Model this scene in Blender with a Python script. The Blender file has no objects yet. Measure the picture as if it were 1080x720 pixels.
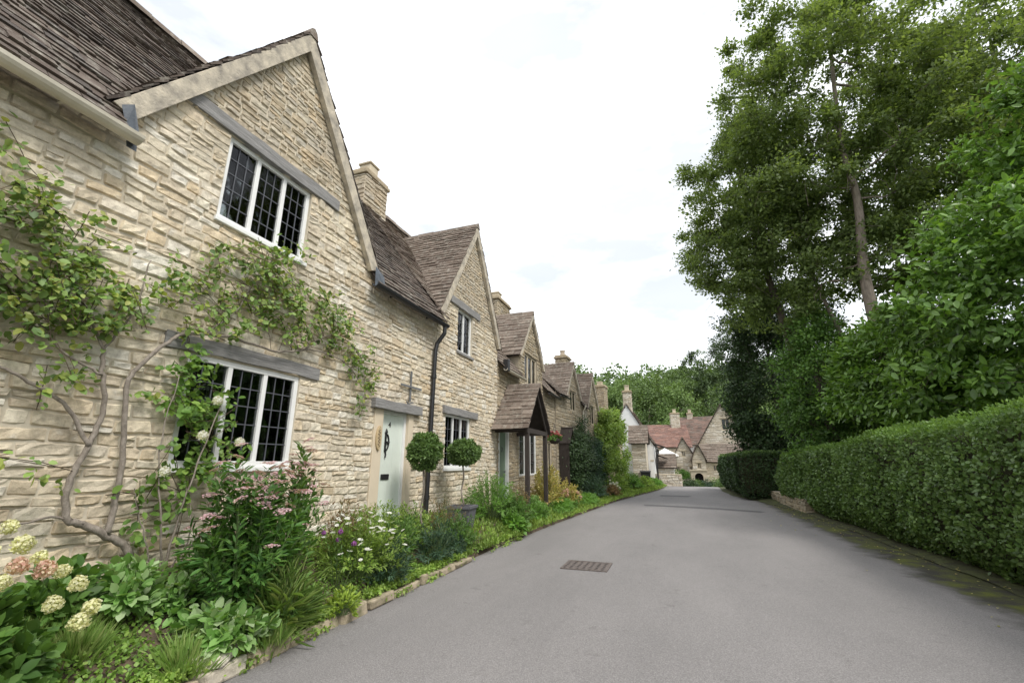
import bpy, math, random
import numpy as np
from mathutils import Vector, Matrix, Euler, noise as mnoise
random.seed(7); RNG = np.random.default_rng(11)
R = math.radians
SC = bpy.context.scene
COL = SC.collection

# ------------------------------------------------------------------ camera, world, sun, exposure
cam_d = bpy.data.cameras.new('camera'); cam = bpy.data.objects.new('camera', cam_d); COL.objects.link(cam)
cam_d.sensor_width = 36; cam_d.lens = 36 * 470 / 1080
cam_d.clip_start = 0.05; cam_d.clip_end = 3000
cam.location = (0, 0, 1.5)
cam.rotation_euler = (R(90 + 15.35), 0, R(19.75))
SC.camera = cam
SC.view_settings.view_transform = 'Standard'; SC.view_settings.look = 'None'
SC.view_settings.gamma = 1; SC.view_settings.use_curve_mapping = False
SC.view_settings.exposure = 1.36
SUN_EL, SUN_AZ = 52, 118          # high, behind the right shoulder, veiled by cloud
w = bpy.data.worlds.new('World'); SC.world = w; w.use_nodes = True
nt = w.node_tree; nt.nodes.clear()
def N(nt, t, **k):
    n = nt.nodes.new(t)
    for a, b in k.items():
        if hasattr(n, a): setattr(n, a, b)
    return n
out = N(nt, 'ShaderNodeOutputWorld'); bg = N(nt, 'ShaderNodeBackground'); bg.inputs[1].default_value = 0.1
sky = N(nt, 'ShaderNodeTexSky'); sky.sky_type = 'NISHITA'; sky.sun_disc = False
sky.sun_elevation = R(SUN_EL); sky.sun_rotation = R(SUN_AZ); sky.air_density = 1.0; sky.dust_density = 2.0
tc = N(nt, 'ShaderNodeTexCoord'); mp = N(nt, 'ShaderNodeMapping'); mp.inputs['Scale'].default_value = (1.2, 1.2, 3.5)
nz = N(nt, 'ShaderNodeTexNoise'); nz.inputs['Scale'].default_value = 1.6; nz.inputs['Detail'].default_value = 5
rp = N(nt, 'ShaderNodeValToRGB'); rp.color_ramp.elements[0].position = 0.28; rp.color_ramp.elements[0].color = (.76, .76, .76, 1)
rp.color_ramp.elements[1].position = 0.62; rp.color_ramp.elements[1].color = (.97, .97, .97, 1)
mx = N(nt, 'ShaderNodeMix', data_type='RGBA'); mx.inputs['B'].default_value = (6.6, 6.75, 6.9, 1)
L = nt.links.new
nz2 = N(nt, 'ShaderNodeTexNoise'); nz2.inputs['Scale'].default_value = 2.3; nz2.inputs['Detail'].default_value = 6; nz2.inputs['Roughness'].default_value = .55
rp2 = N(nt, 'ShaderNodeValToRGB'); rp2.color_ramp.elements[0].position = .36; rp2.color_ramp.elements[0].color = (.56, .575, .59, 1); rp2.color_ramp.elements[1].position = .60; rp2.color_ramp.elements[1].color = (1, 1, 1, 1)
mxb = N(nt, 'ShaderNodeMix', data_type='RGBA', blend_type='MULTIPLY'); mxb.inputs['Factor'].default_value = 1; mxb.inputs['A'].default_value = (7.0, 7.1, 7.2, 1)
L(mp.outputs[0], nz2.inputs['Vector']); L(nz2.outputs[0], rp2.inputs[0]); L(rp2.outputs[0], mxb.inputs['B']); L(mxb.outputs['Result'], mx.inputs['B'])
L(tc.outputs['Generated'], mp.inputs[0]); L(mp.outputs[0], nz.inputs['Vector']); L(nz.outputs[0], rp.inputs[0])
L(rp.outputs[0], mx.inputs['Factor']); L(sky.outputs[0], mx.inputs['A']); L(mx.outputs['Result'], bg.inputs[0]); L(bg.outputs[0], out.inputs[0])
sd = bpy.data.lights.new('sun', 'SUN'); sd.energy = 1.15; sd.angle = R(16); sd.color = (1, .965, .91)
sun = bpy.data.objects.new('sun', sd); COL.objects.link(sun)
_el, _az = R(SUN_EL), R(SUN_AZ)
_sd = Vector((math.sin(_az) * math.cos(_el), math.cos(_az) * math.cos(_el), math.sin(_el)))
sun.rotation_euler = _sd.to_track_quat('Z', 'Y').to_euler()

# ------------------------------------------------------------------ helpers
def link(o, parent=None):
    COL.objects.link(o)
    if parent is not None: o.parent = parent
    return o
def tag(o, label=None, cat=None, group=None, kind=None):
    if label: o['label'] = label
    if cat: o['category'] = cat
    if group: o['group'] = group
    if kind: o['kind'] = kind
    return o
def thing(name, label, cat, loc=(0, 0, 0), rz=0, group=None):
    o = bpy.data.objects.new(name, None); o.empty_display_size = .2
    link(o); o.location = loc; o.rotation_euler = (0, 0, rz)
    return tag(o, label, cat, group)
def mesh_np(name, V, F, mat, parent=None, smooth=False):
    """V (n,3) array, F (m,k) array with constant k"""
    V = np.asarray(V, dtype=np.float32); F = np.asarray(F, dtype=np.int32)
    me = bpy.data.meshes.new(name); k = F.shape[1]
    me.vertices.add(len(V)); me.vertices.foreach_set('co', V.ravel())
    me.loops.add(F.size); me.loops.foreach_set('vertex_index', F.ravel())
    me.polygons.add(len(F)); me.polygons.foreach_set('loop_start', np.arange(0, F.size, k, dtype=np.int32))
    me.polygons.foreach_set('loop_total', np.full(len(F), k, dtype=np.int32))
    if smooth: me.polygons.foreach_set('use_smooth', np.ones(len(F), dtype=bool))
    me.update(calc_edges=True); me.materials.append(mat)
    return link(bpy.data.objects.new(name, me), parent)
class MB:
    def __init__(s): s.v = []; s.f = []
    def add(s, vs, fs):
        b = len(s.v); s.v += [tuple(x) for x in vs]; s.f += [tuple(i + b for i in f) for f in fs]; return s
    def box(s, x0, x1, y0, y1, z0, z1):
        return s.add([(x0,y0,z0),(x1,y0,z0),(x1,y1,z0),(x0,y1,z0),(x0,y0,z1),(x1,y0,z1),(x1,y1,z1),(x0,y1,z1)],
              [(0,3,2,1),(4,5,6,7),(0,1,5,4),(1,2,6,5),(2,3,7,6),(3,0,4,7)])
    def obox(s, c, U, V, W):
        c, U, V, W = map(Vector, (c, U, V, W))
        vs = [c + U*a + V*b + W*d for d in (-.5,.5) for a, b in ((-.5,-.5),(.5,-.5),(.5,.5),(-.5,.5))]
        return s.add(vs, [(0,3,2,1),(4,5,6,7),(0,1,5,4),(1,2,6,5),(2,3,7,6),(3,0,4,7)])
    def prism(s, pts, ext):
        n = len(pts); e = Vector(ext); P = [Vector(p) for p in pts]
        return s.add(P + [p + e for p in P], [tuple(range(n))[::-1], tuple(range(n, 2*n))] + [(i, (i+1) % n, n + (i+1) % n, n + i) for i in range(n)])
    def tube(s, pts, rad, k=6, cap=True):
        P = [Vector(p) for p in pts]; n = len(P)
        if not hasattr(rad, '__len__'): rad = [rad]*n
        ref = None; vs = []
        for i in range(n):
            d = (P[min(i+1, n-1)] - P[max(i-1, 0)])
            if d.length < 1e-6: d = Vector((0,0,1))
            d.normalize()
            if ref is None: ref = Vector((1,0,0)) if abs(d.x) < .8 else Vector((0,1,0))
            a = (ref - d*ref.dot(d))
            a.normalize(); b = d.cross(a); ref = a
            for j in range(k):
                t = 2*math.pi*j/k; vs.append(P[i] + (a*math.cos(t) + b*math.sin(t))*rad[i])
        fs = [(i*k+j, i*k+(j+1) % k, (i+1)*k+(j+1) % k, (i+1)*k+j) for i in range(n-1) for j in range(k)]
        if cap: fs += [tuple(range(k))[::-1], tuple((n-1)*k+j for j in range(k))]
        return s.add(vs, fs)
    def lathe(s, c, prof, k=14):
        c = Vector(c); vs = []; n = len(prof)
        for r, z in prof:
            for j in range(k):
                t = 2*math.pi*j/k; vs.append(c + Vector((r*math.cos(t), r*math.sin(t), z)))
        fs = [(i*k+j, i*k+(j+1) % k, (i+1)*k+(j+1) % k, (i+1)*k+j) for i in range(n-1) for j in range(k)]
        fs += [tuple(range(k))[::-1], tuple((n-1)*k+j for j in range(k))]
        return s.add(vs, fs)
    def build(s, name, mat, parent=None, smooth=False, bevel=0):
        me = bpy.data.meshes.new(name); me.from_pydata([tuple(v) for v in s.v], [], s.f); me.update()
        me.materials.append(mat)
        if smooth:
            for p in me.polygons: p.use_smooth = True
        o = link(bpy.data.objects.new(name, me), parent)
        if bevel:
            m = o.modifiers.new('b', 'BEVEL'); m.width = bevel; m.segments = 2; m.limit_method = 'ANGLE'
        return o
def catmull(pts, n=6):
    P = [Vector(p) for p in pts]; out = []
    for i in range(len(P)-1):
        p0, p1, p2, p3 = P[max(i-1,0)], P[i], P[i+1], P[min(i+2,len(P)-1)]
        for k in range(n):
            t = k/n
            out.append(.5*((2*p1) + (p2-p0)*t + (2*p0-5*p1+4*p2-p3)*t*t + (3*p1-p0-3*p2+p3)*t**3))
    out.append(P[-1]); return out

# ------------------------------------------------------------------ materials
def newmat(name):
    m = bpy.data.materials.new(name); m.use_nodes = True; t = m.node_tree; t.nodes.clear()
    o = N(t, 'ShaderNodeOutputMaterial'); b = N(t, 'ShaderNodeBsdfPrincipled'); t.links.new(b.outputs[0], o.inputs[0])
    return m, t, b, o
def ramp(t, stops, fac=None):
    r = N(t, 'ShaderNodeValToRGB'); cr = r.color_ramp
    while len(cr.elements) < len(stops): cr.elements.new(.5)
    for e, (p, c) in zip(cr.elements, stops):
        e.position = p; e.color = (*c, 1) if len(c) == 3 else c
    if fac is not None: t.links.new(fac, r.inputs[0])
    return r
def noise(t, scale, detail=4, rough=.55, vec=None, coord='Object', stretch=None):
    n = N(t, 'ShaderNodeTexNoise'); n.inputs['Scale'].default_value = scale; n.inputs['Detail'].default_value = detail
    n.inputs['Roughness'].default_value = rough
    if vec is None:
        c = N(t, 'ShaderNodeTexCoord'); vec = c.outputs[coord]
    if stretch:
        mpn = N(t, 'ShaderNodeMapping'); mpn.inputs['Scale'].default_value = stretch; t.links.new(vec, mpn.inputs[0]); vec = mpn.outputs[0]
    t.links.new(vec, n.inputs['Vector']); return n
def mixc(t, a, b, fac, mode='MIX'):
    m = N(t, 'ShaderNodeMix', data_type='RGBA', blend_type=mode)
    for s, v in (('A', a), ('B', b)):
        if isinstance(v, tuple): m.inputs[s].default_value = (*v, 1)
        else: t.links.new(v, m.inputs[s])
    if isinstance(fac, (int, float)): m.inputs['Factor'].default_value = fac
    else: t.links.new(fac, m.inputs['Factor'])
    return m.outputs['Result']
def bump(t, b, h, strength=.4, dist=.01):
    n = N(t, 'ShaderNodeBump'); n.inputs['Strength'].default_value = strength; n.inputs['Distance'].default_value = dist
    t.links.new(h, n.inputs['Height']); t.links.new(n.outputs[0], b.inputs['Normal'])
def simple(name, c, rough=.6, var=.15, scale=8, bs=.25, metal=0, spec=None, detail=5, c2=None):
    m, t, b, o = newmat(name)
    n = noise(t, scale, detail)
    c2 = c2 or tuple(x*(1-2*var) for x in c)
    r = ramp(t, [(.3, c2), (.65, c)], n.outputs[0]); t.links.new(r.outputs[0], b.inputs['Base Color'])
    b.inputs['Roughness'].default_value = rough; b.inputs['Metallic'].default_value = metal
    if spec is not None: b.inputs['Specular IOR Level'].default_value = spec
    n2 = noise(t, scale*6, 3); bump(t, b, n2.outputs[0], bs, .01)
    return m
def stone_mat(name, cols, stain=(.42,.36,.28), grain=40):
    m, t, b, o = newmat(name)
    g = N(t, 'ShaderNodeNewGeometry')
    r = ramp(t, [(i/(len(cols)), c) for i, c in enumerate(cols)], g.outputs['Random Per Island']); r.color_ramp.interpolation = 'LINEAR'
    n1 = noise(t, 1.1, 5, .6); f = ramp(t, [(.42, (0,0,0)), (.75, (.75,.75,.75))], n1.outputs[0])
    c = mixc(t, r.outputs[0], stain, f.outputs[0])
    n2 = noise(t, 14, 6, .7); f2 = ramp(t, [(.3, (.66,.64,.62)), (.62, (1.08,1.07,1.05))], n2.outputs[0])
    c = mixc(t, c, f2.outputs[0], 1.0, 'MULTIPLY')
    n3 = noise(t, 5, 4, .6); f3 = ramp(t, [(.6, (0,0,0)), (.72, (.5,.5,.5))], n3.outputs[0])
    c = mixc(t, c, (.62,.60,.55), f3.outputs[0])
    t.links.new(c, b.inputs['Base Color']); b.inputs['Roughness'].default_value = .92
    b.inputs['Specular IOR Level'].default_value = .2
    n4 = noise(t, grain, 6, .7); bump(t, b, n4.outputs[0], .7, .012)
    return m
M = {}
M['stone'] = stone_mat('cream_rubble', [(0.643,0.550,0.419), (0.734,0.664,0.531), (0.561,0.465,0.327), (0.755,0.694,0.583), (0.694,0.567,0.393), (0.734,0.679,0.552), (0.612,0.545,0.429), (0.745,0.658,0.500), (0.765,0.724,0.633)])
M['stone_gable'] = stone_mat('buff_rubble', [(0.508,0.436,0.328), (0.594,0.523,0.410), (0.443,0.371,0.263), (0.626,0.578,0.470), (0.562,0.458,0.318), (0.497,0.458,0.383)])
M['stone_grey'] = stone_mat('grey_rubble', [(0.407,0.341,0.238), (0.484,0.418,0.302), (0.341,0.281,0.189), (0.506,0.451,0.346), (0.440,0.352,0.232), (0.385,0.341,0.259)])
M['stone_pale'] = stone_mat('pale_rubble', [(.60,.54,.44), (.68,.63,.53), (.54,.47,.37), (.72,.68,.60)])
M['mortar'] = simple('lime_mortar', (.62,.55,.43), .95, .16, 3, .8)
M['mortar_grey'] = simple('old_mortar', (.36,.31,.235), .95, .16, 3, .8)
M['ashlar'] = simple('dressed_stone', (.58,.50,.37), .9, .14, 3, .5, c2=(.42,.36,.27))
M['verge'] = simple('verge_fillet', (.58,.51,.40), .92, .2, 7, .9, c2=(.25,.225,.19), detail=9)
M['cream'] = simple('cream_surround', (.66,.56,.42), .85, .06, 2, .25)
M['edging'] = simple('mossy_edging', (.40,.33,.24), .95, .3, 7, 1.0, c2=(.13,.13,.06))
def slate_mat(name, cols, lich=(.36,.34,.29)):
    m, t, b, o = newmat(name)
    g = N(t, 'ShaderNodeNewGeometry')
    r = ramp(t, [(i/len(cols), c) for i, c in enumerate(cols)], g.outputs['Random Per Island'])
    n1 = noise(t, 9, 6, .65); f = ramp(t, [(.5, (0,0,0)), (.72, (.75,.75,.75))], n1.outputs[0])
    c = mixc(t, r.outputs[0], lich, f.outputs[0])
    n2 = noise(t, 1.0, 3); f2 = ramp(t, [(.3, (.72,.7,.7)), (.65, (1.1,1.1,1.1))], n2.outputs[0])
    c = mixc(t, c, f2.outputs[0], 1.0, 'MULTIPLY')
    t.links.new(c, b.inputs['Base Color']); b.inputs['Roughness'].default_value = .85; b.inputs['Specular IOR Level'].default_value = .25
    n4 = noise(t, 35, 5, .7); bump(t, b, n4.outputs[0], .8, .012)
    return m
M['slate'] = slate_mat('stone_slates', [(0.089,0.068,0.056), (0.122,0.095,0.078), (0.067,0.053,0.045), (0.141,0.114,0.094), (0.100,0.076,0.062), (0.081,0.068,0.060)])
M['slate_warm'] = slate_mat('weathered_slates', [(0.164,0.126,0.099), (0.205,0.164,0.132), (0.131,0.101,0.081), (0.238,0.193,0.158), (0.172,0.134,0.106), (0.152,0.122,0.097)])
M['under'] = simple('roof_underlay', (.05,.04,.035), .95)
M['tile_red'] = slate_mat('red_clay_tiles', [(.25,.14,.11), (.22,.125,.10), (.28,.165,.13), (.20,.125,.105)], (.26,.21,.18))
M['tile_brown'] = slate_mat('brown_clay_tiles', [(.19,.125,.10), (.16,.11,.09), (.22,.145,.115), (.15,.12,.10)], (.24,.2,.17))
M['white'] = simple('white_paint', (.80,.80,.78), .45, .04, 6, .1)
M['whitewash'] = simple('whitewash', (.80,.80,.79), .85, .05, 2, .4)
M['wood_grey'] = None
def wood(name, c1, c2, stretch=(3, 1.2, 22)):
    m, t, b, o = newmat(name)
    n = noise(t, 3, 8, .7, stretch=stretch); r = ramp(t, [(.3, c1), (.7, c2)], n.outputs[0])
    t.links.new(r.outputs[0], b.inputs['Base Color']); b.inputs['Roughness'].default_value = .85
    bump(t, b, n.outputs[0], .8, .012); return m
M['wood_grey'] = wood('weathered_oak', (.13,.125,.12), (.34,.33,.32))
M['wood_dark'] = wood('dark_oak', (.018,.014,.011), (.06,.047,.04), (22, 22, 2))
M['black'] = simple('black_iron', (.018,.018,.02), .42, .1, 20, .1)
M['iron_grey'] = simple('grey_iron', (.16,.165,.17), .6, .15, 20, .2)
M['lead'] = simple('lead_flashing', (.085,.10,.12), .45, .25, 9, .4)
M['leading'] = simple('lead_cames', (.10,.105,.12), .5, .1, 20, .1)
M['gutter_cream'] = simple('cream_gutter', (.62,.57,.47), .5, .08, 3, .15, c2=(.46,.42,.33))
M['mint'] = simple('mint_door', (.71,.765,.69), .45, .03, 4, .08)
M['green_door'] = simple('sage_door', (.17,.24,.17), .5, .06, 4, .1)
M['plaque'] = simple('plaque_stone', (.50,.38,.22), .8, .1, 12, .3)
M['terracotta'] = simple('pale_pot', (.50,.42,.32), .85, .12, 8, .3)
M['grey_tub'] = simple('grey_tub', (.13,.13,.145), .6, .1, 10, .2)
M['curtain'] = simple('curtain', (.34,.26,.20), .9, .2, 12, .3)
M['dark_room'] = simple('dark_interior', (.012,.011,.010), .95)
M['bark'] = wood('grey_brown_bark', (.055,.043,.033), (.19,.155,.125), (6, 6, 1.5))
M['bark_pale'] = wood('pale_bark', (.12,.095,.075), (.30,.25,.205), (6, 6, 1.5))
M['vine_wood'] = wood('vine_wood', (.14,.115,.09), (.34,.295,.25), (9, 9, 6))
M['twig'] = simple('twigs', (.09,.065,.04), .9, .2, 10, .5)
M['stem_green'] = simple('green_stem', (.10,.15,.05), .7, .1, 10, .2)
M['white_fab'] = simple('white_canvas', (.80,.80,.78), .8, .02, 3, .1)
M['parasol_pole'] = M['white']
# glass: mostly see-through with a real fresnel reflection
m = bpy.data.materials.new('window_glass'); m.use_nodes = True; t = m.node_tree; t.nodes.clear()
o = N(t, 'ShaderNodeOutputMaterial'); ms = N(t, 'ShaderNodeMixShader'); tr = N(t, 'ShaderNodeBsdfTransparent'); gl = N(t, 'ShaderNodeBsdfGlossy')
gl.inputs['Roughness'].default_value = .03; tr.inputs[0].default_value = (.62,.66,.66,1)
fr = N(t, 'ShaderNodeFresnel'); fr.inputs[0].default_value = 1.5
nn = noise(t, 2.2, 2); bp = N(t, 'ShaderNodeBump'); bp.inputs['Strength'].default_value = .25; bp.inputs['Distance'].default_value = .02
t.links.new(nn.outputs[0], bp.inputs['Height']); t.links.new(bp.outputs[0], gl.inputs['Normal'])
t.links.new(fr.outputs[0], ms.inputs[0]); t.links.new(tr.outputs[0], ms.inputs[1]); t.links.new(gl.outputs[0], ms.inputs[2]); t.links.new(ms.outputs[0], o.inputs[0])
M['glass'] = m
def leafmat(name, cols, trans=.30, rough=.5, vary=.35, spec=.35):
    m = bpy.data.materials.new(name); m.use_nodes = True; t = m.node_tree; t.nodes.clear()
    o = N(t, 'ShaderNodeOutputMaterial'); b = N(t, 'ShaderNodeBsdfPrincipled'); tl = N(t, 'ShaderNodeBsdfTranslucent'); ms = N(t, 'ShaderNodeMixShader')
    g = N(t, 'ShaderNodeNewGeometry')
    r = ramp(t, [(i/max(1, len(cols)-1), c) for i, c in enumerate(cols)], g.outputs['Random Per Island'])
    n1 = noise(t, 1.4, 3); f = ramp(t, [(.3, (1-vary,)*3), (.7, (1+vary*.6,)*3)], n1.outputs[0])
    c = mixc(t, r.outputs[0], f.outputs[0], 1, 'MULTIPLY')
    t.links.new(c, b.inputs['Base Color'])
    c2 = mixc(t, c, (1.5,1.5,.7), 1, 'MULTIPLY'); t.links.new(c2, tl.inputs[0])
    b.inputs['Roughness'].default_value = rough; b.inputs['Specular IOR Level'].default_value = spec
    ms.inputs[0].default_value = trans
    t.links.new(b.outputs[0], ms.inputs[1]); t.links.new(tl.outputs[0], ms.inputs[2]); t.links.new(ms.outputs[0], o.inputs[0])
    return m
G = {}
G['vine'] = leafmat('vine_leaves', [(.12,.21,.055), (.19,.30,.075), (.28,.40,.11), (.10,.17,.06), (.26,.33,.07), (.34,.36,.10)])
G['rose'] = leafmat('rose_leaves', [(.10,.20,.04), (.17,.30,.06), (.25,.38,.08)])
G['pale'] = leafmat('yellow_green_leaves', [(.16,.27,.05), (.25,.38,.07), (.33,.44,.11), (.14,.22,.05)])
G['mid'] = leafmat('mid_green_leaves', [(0.063,0.138,0.033), (0.103,0.207,0.044), (0.149,0.276,0.055), (0.081,0.149,0.039)])
G['tall'] = leafmat('perennial_leaves', [(.06,.15,.035), (.10,.22,.05), (.15,.28,.06)])
G['fresh'] = leafmat('fresh_green_leaves', [(.13,.27,.05), (.19,.36,.07), (.10,.20,.04)])
G['blue'] = leafmat('blue_green_leaves', [(.05,.10,.06), (.08,.14,.085), (.04,.08,.045)])
G['dark'] = leafmat('dark_leaves', [(.035,.065,.025), (.05,.09,.033), (.07,.12,.04)], .15)
G['hedge'] = leafmat('hedge_leaves', [(0.084,0.151,0.044), (0.123,0.207,0.061), (0.174,0.274,0.077), (0.062,0.112,0.033)], .2, .4, .2)
G['hedge_top'] = leafmat('hedge_new_growth', [(.13,.23,.05), (.18,.30,.07), (.10,.18,.04)], .3, .45, .15)
G['laurel'] = leafmat('laurel_leaves', [(.10,.20,.035), (.15,.28,.05), (.21,.36,.07), (.07,.14,.03), (.18,.31,.06)], .3, .38, .3, .5)
G['ash'] = leafmat('ash_leaves', [(0.134,0.188,0.061), (0.185,0.257,0.083), (0.106,0.148,0.055), (0.235,0.308,0.110)], .48, .55, .3)
G['yew'] = leafmat('yew_leaves', [(.03,.06,.022), (.045,.085,.03), (.07,.125,.04)], .15, .6, .4)
G['yellow'] = leafmat('golden_leaves', [(.42,.40,.10), (.55,.47,.16), (.30,.31,.08), (.50,.36,.12), (.60,.55,.30)])
G['euph'] = leafmat('lime_leaves', [(.30,.42,.06), (.40,.52,.09), (.22,.34,.05)])
G['pulm'] = leafmat('spotted_leaves', [(.13,.27,.06), (.19,.35,.09), (.27,.43,.15), (.42,.52,.30)])
G['grass'] = leafmat('grass_blades', [(.13,.22,.05), (.19,.30,.07), (.28,.33,.12)])
G['cover'] = leafmat('ground_cover_leaves', [(.16,.28,.05), (.23,.37,.07), (.12,.22,.05), (.30,.42,.10)])
G['rusty'] = leafmat('rusty_leaves', [(.20,.11,.06), (.28,.18,.09), (.14,.13,.05)])
G['far1'] = leafmat('far_green', [(.10,.16,.05), (.14,.215,.065), (.08,.13,.045)], .2, .6, .3)
G['far2'] = leafmat('far_light_green', [(.155,.24,.07), (.20,.30,.09), (.12,.19,.06)], .2, .6, .3)
G['far3'] = leafmat('far_dark_green', [(.055,.09,.035), (.08,.125,.045), (.045,.07,.03)], .15, .6, .3)
G['pink'] = leafmat('pink_petals', [(.55,.32,.38), (.66,.45,.50), (.72,.58,.60)], .25)
G['cream_f'] = leafmat('cream_petals', [(.70,.68,.38), (.76,.74,.52), (.62,.64,.30)], .25)
G['coral_f'] = leafmat('coral_petals', [(.58,.33,.26), (.66,.46,.36), (.66,.58,.40)], .25)
G['white_f'] = leafmat('white_petals', [(.80,.79,.76), (.74,.73,.70)], .3)
G['purple_f'] = leafmat('purple_petals', [(.30,.10,.35), (.42,.15,.40)], .2)
G['red_f'] = leafmat('red_petals', [(.55,.06,.08), (.65,.25,.28)], .2)

# road
m, t, b, o = newmat('asphalt')
n1 = noise(t, 95, 4, .8); r1 = ramp(t, [(.32, (.13,.124,.122)), (.5,(.21,.20,.197)), (.68, (.33,.317,.31))], n1.outputs[0])
n2 = noise(t, .7, 5, .6, stretch=(1, .35, 1)); r2 = ramp(t, [(.3, (.84,.835,.83)), (.7, (1.10,1.085,1.075))], n2.outputs[0])
c = mixc(t, r1.outputs[0], r2.outputs[0], 1, 'MULTIPLY')
n5 = noise(t, 3.1, 6, .75); r5 = ramp(t, [(.27, (.70,.69,.68)), (.40, (1,1,1)), (.66,(1,1,1)), (.78,(1.12,1.11,1.1))], n5.outputs[0]); c = mixc(t, c, r5.outputs[0], 1, 'MULTIPLY')
# moss and grime on the gutter side, by real position across the road
tcx = N(t, 'ShaderNodeTexCoord'); sx = N(t, 'ShaderNodeSeparateXYZ'); t.links.new(tcx.outputs['Object'], sx.inputs[0])
nm = noise(t, 1.3, 6, .7); mm = N(t, 'ShaderNodeMath', operation='MULTIPLY_ADD'); t.links.new(nm.outputs[0], mm.inputs[0]); mm.inputs[1].default_value = 1.1; t.links.new(sx.outputs[0], mm.inputs[2])
mr = N(t, 'ShaderNodeMapRange'); t.links.new(mm.outputs[0], mr.inputs[0]); mr.inputs[1].default_value = 3.38; mr.inputs[2].default_value = 3.72
c = mixc(t, c, (.045,.042,.034), mr.outputs[0])
mr2 = N(t, 'ShaderNodeMapRange'); t.links.new(mm.outputs[0], mr2.inputs[0]); mr2.inputs[1].default_value = 3.55; mr2.inputs[2].default_value = 3.8
mr3 = N(t, 'ShaderNodeMapRange'); t.links.new(mm.outputs[0], mr3.inputs[0]); mr3.inputs[1].default_value = 4.35; mr3.inputs[2].default_value = 4.0
mo = N(t, 'ShaderNodeMath', operation='MULTIPLY'); t.links.new(mr2.outputs[0], mo.inputs[0]); t.links.new(mr3.outputs[0], mo.inputs[1])
nm3 = noise(t, 2.0, 5, .7); rm3 = ramp(t, [(.42, (0,0,0)), (.6, (1,1,1))], nm3.outputs[0]); mo2 = N(t, 'ShaderNodeMath', operation='MULTIPLY'); t.links.new(mo.outputs[0], mo2.inputs[0]); t.links.new(rm3.outputs[0], mo2.inputs[1])
c = mixc(t, c, (.11,.125,.02), mo2.outputs[0])
t.links.new(c, b.inputs['Base Color']); b.inputs['Roughness'].default_value = .82; b.inputs['Specular IOR Level'].default_value = .35
bump(t, b, n1.outputs[0], .6, .008); M['asphalt'] = m
M['patch'] = simple('dark_asphalt', (.12,.116,.116), .85, .2, 60, .6)
M['soil'] = simple('soil', (.12,.085,.055), .95, .3, 12, 1.0, c2=(.05,.038,.026))
M['moss'] = simple('shade_darkened_moss', (.085,.10,.03), .95, .3, 5, 1.0, c2=(.035,.030,.02))  # moss and soil, coloured darker to carry the shadow under the hedge
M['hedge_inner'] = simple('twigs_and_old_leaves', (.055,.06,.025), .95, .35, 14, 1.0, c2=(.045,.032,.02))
M['grassland'] = simple('rough_grass', (.07,.11,.03), .95, .3, 3, 1.0)
M['rust'] = simple('rusty_iron', (.17,.14,.125), .75, .25, 30, .6)

# ------------------------------------------------------------------ leaves
LEAF = np.array([[0,0,0], [.28,.30,.06], [.68,.27,.05], [1,0,-.04], [.68,-.27,.05], [.28,-.30,.06]], dtype=np.float32)
LEAF_F = np.array([[0,3,2,1], [0,5,4,3]])
RHO = np.array([[0,0,0], [.45,.28,.05], [1,0,-.03], [.45,-.28,.05]], dtype=np.float32)
RHO_F = np.array([[0,3,2,1]])
BLADE = np.array([[0,.04,0], [.55,.035,.06], [1,0,-.05], [.55,-.035,.06], [0,-.04,0]], dtype=np.float32)
def unit(a): return a / np.maximum(np.linalg.norm(a, axis=1, keepdims=True), 1e-6)
def leaf_arrays(P, D, Nn, size, shape='leaf', width=1.0):
    """P base points, D pointing direction, Nn approx normal"""
    n = len(P); D = unit(D); Nn = Nn - D * np.sum(D*Nn, axis=1, keepdims=True); Nn = unit(Nn + 1e-4); B = np.cross(Nn, D)
    T, F = (LEAF, LEAF_F) if shape == 'leaf' else (RHO, RHO_F)
    size = np.broadcast_to(np.asarray(size, dtype=np.float32), (n,))[:, None, None]
    V = P[:, None, :] + size*(T[None, :, 0:1]*D[:, None, :] + width*T[None, :, 1:2]*B[:, None, :] + T[None, :, 2:3]*Nn[:, None, :])
    k = len(T); FF = (F[None] + (np.arange(n)*k)[:, None, None]).reshape(-1, 4)
    return V.reshape(-1, 3), FF
def rnd_dir(n): return unit(RNG.normal(size=(n, 3)))
def leaves(name, P, D, Nn, size, mat, parent=None, shape='leaf', width=1.0):
    V, F = leaf_arrays(np.asarray(P, dtype=np.float32), np.asarray(D, dtype=np.float32), np.asarray(Nn, dtype=np.float32), size, shape, width)
    return mesh_np(name, V, F, mat, parent)
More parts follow.
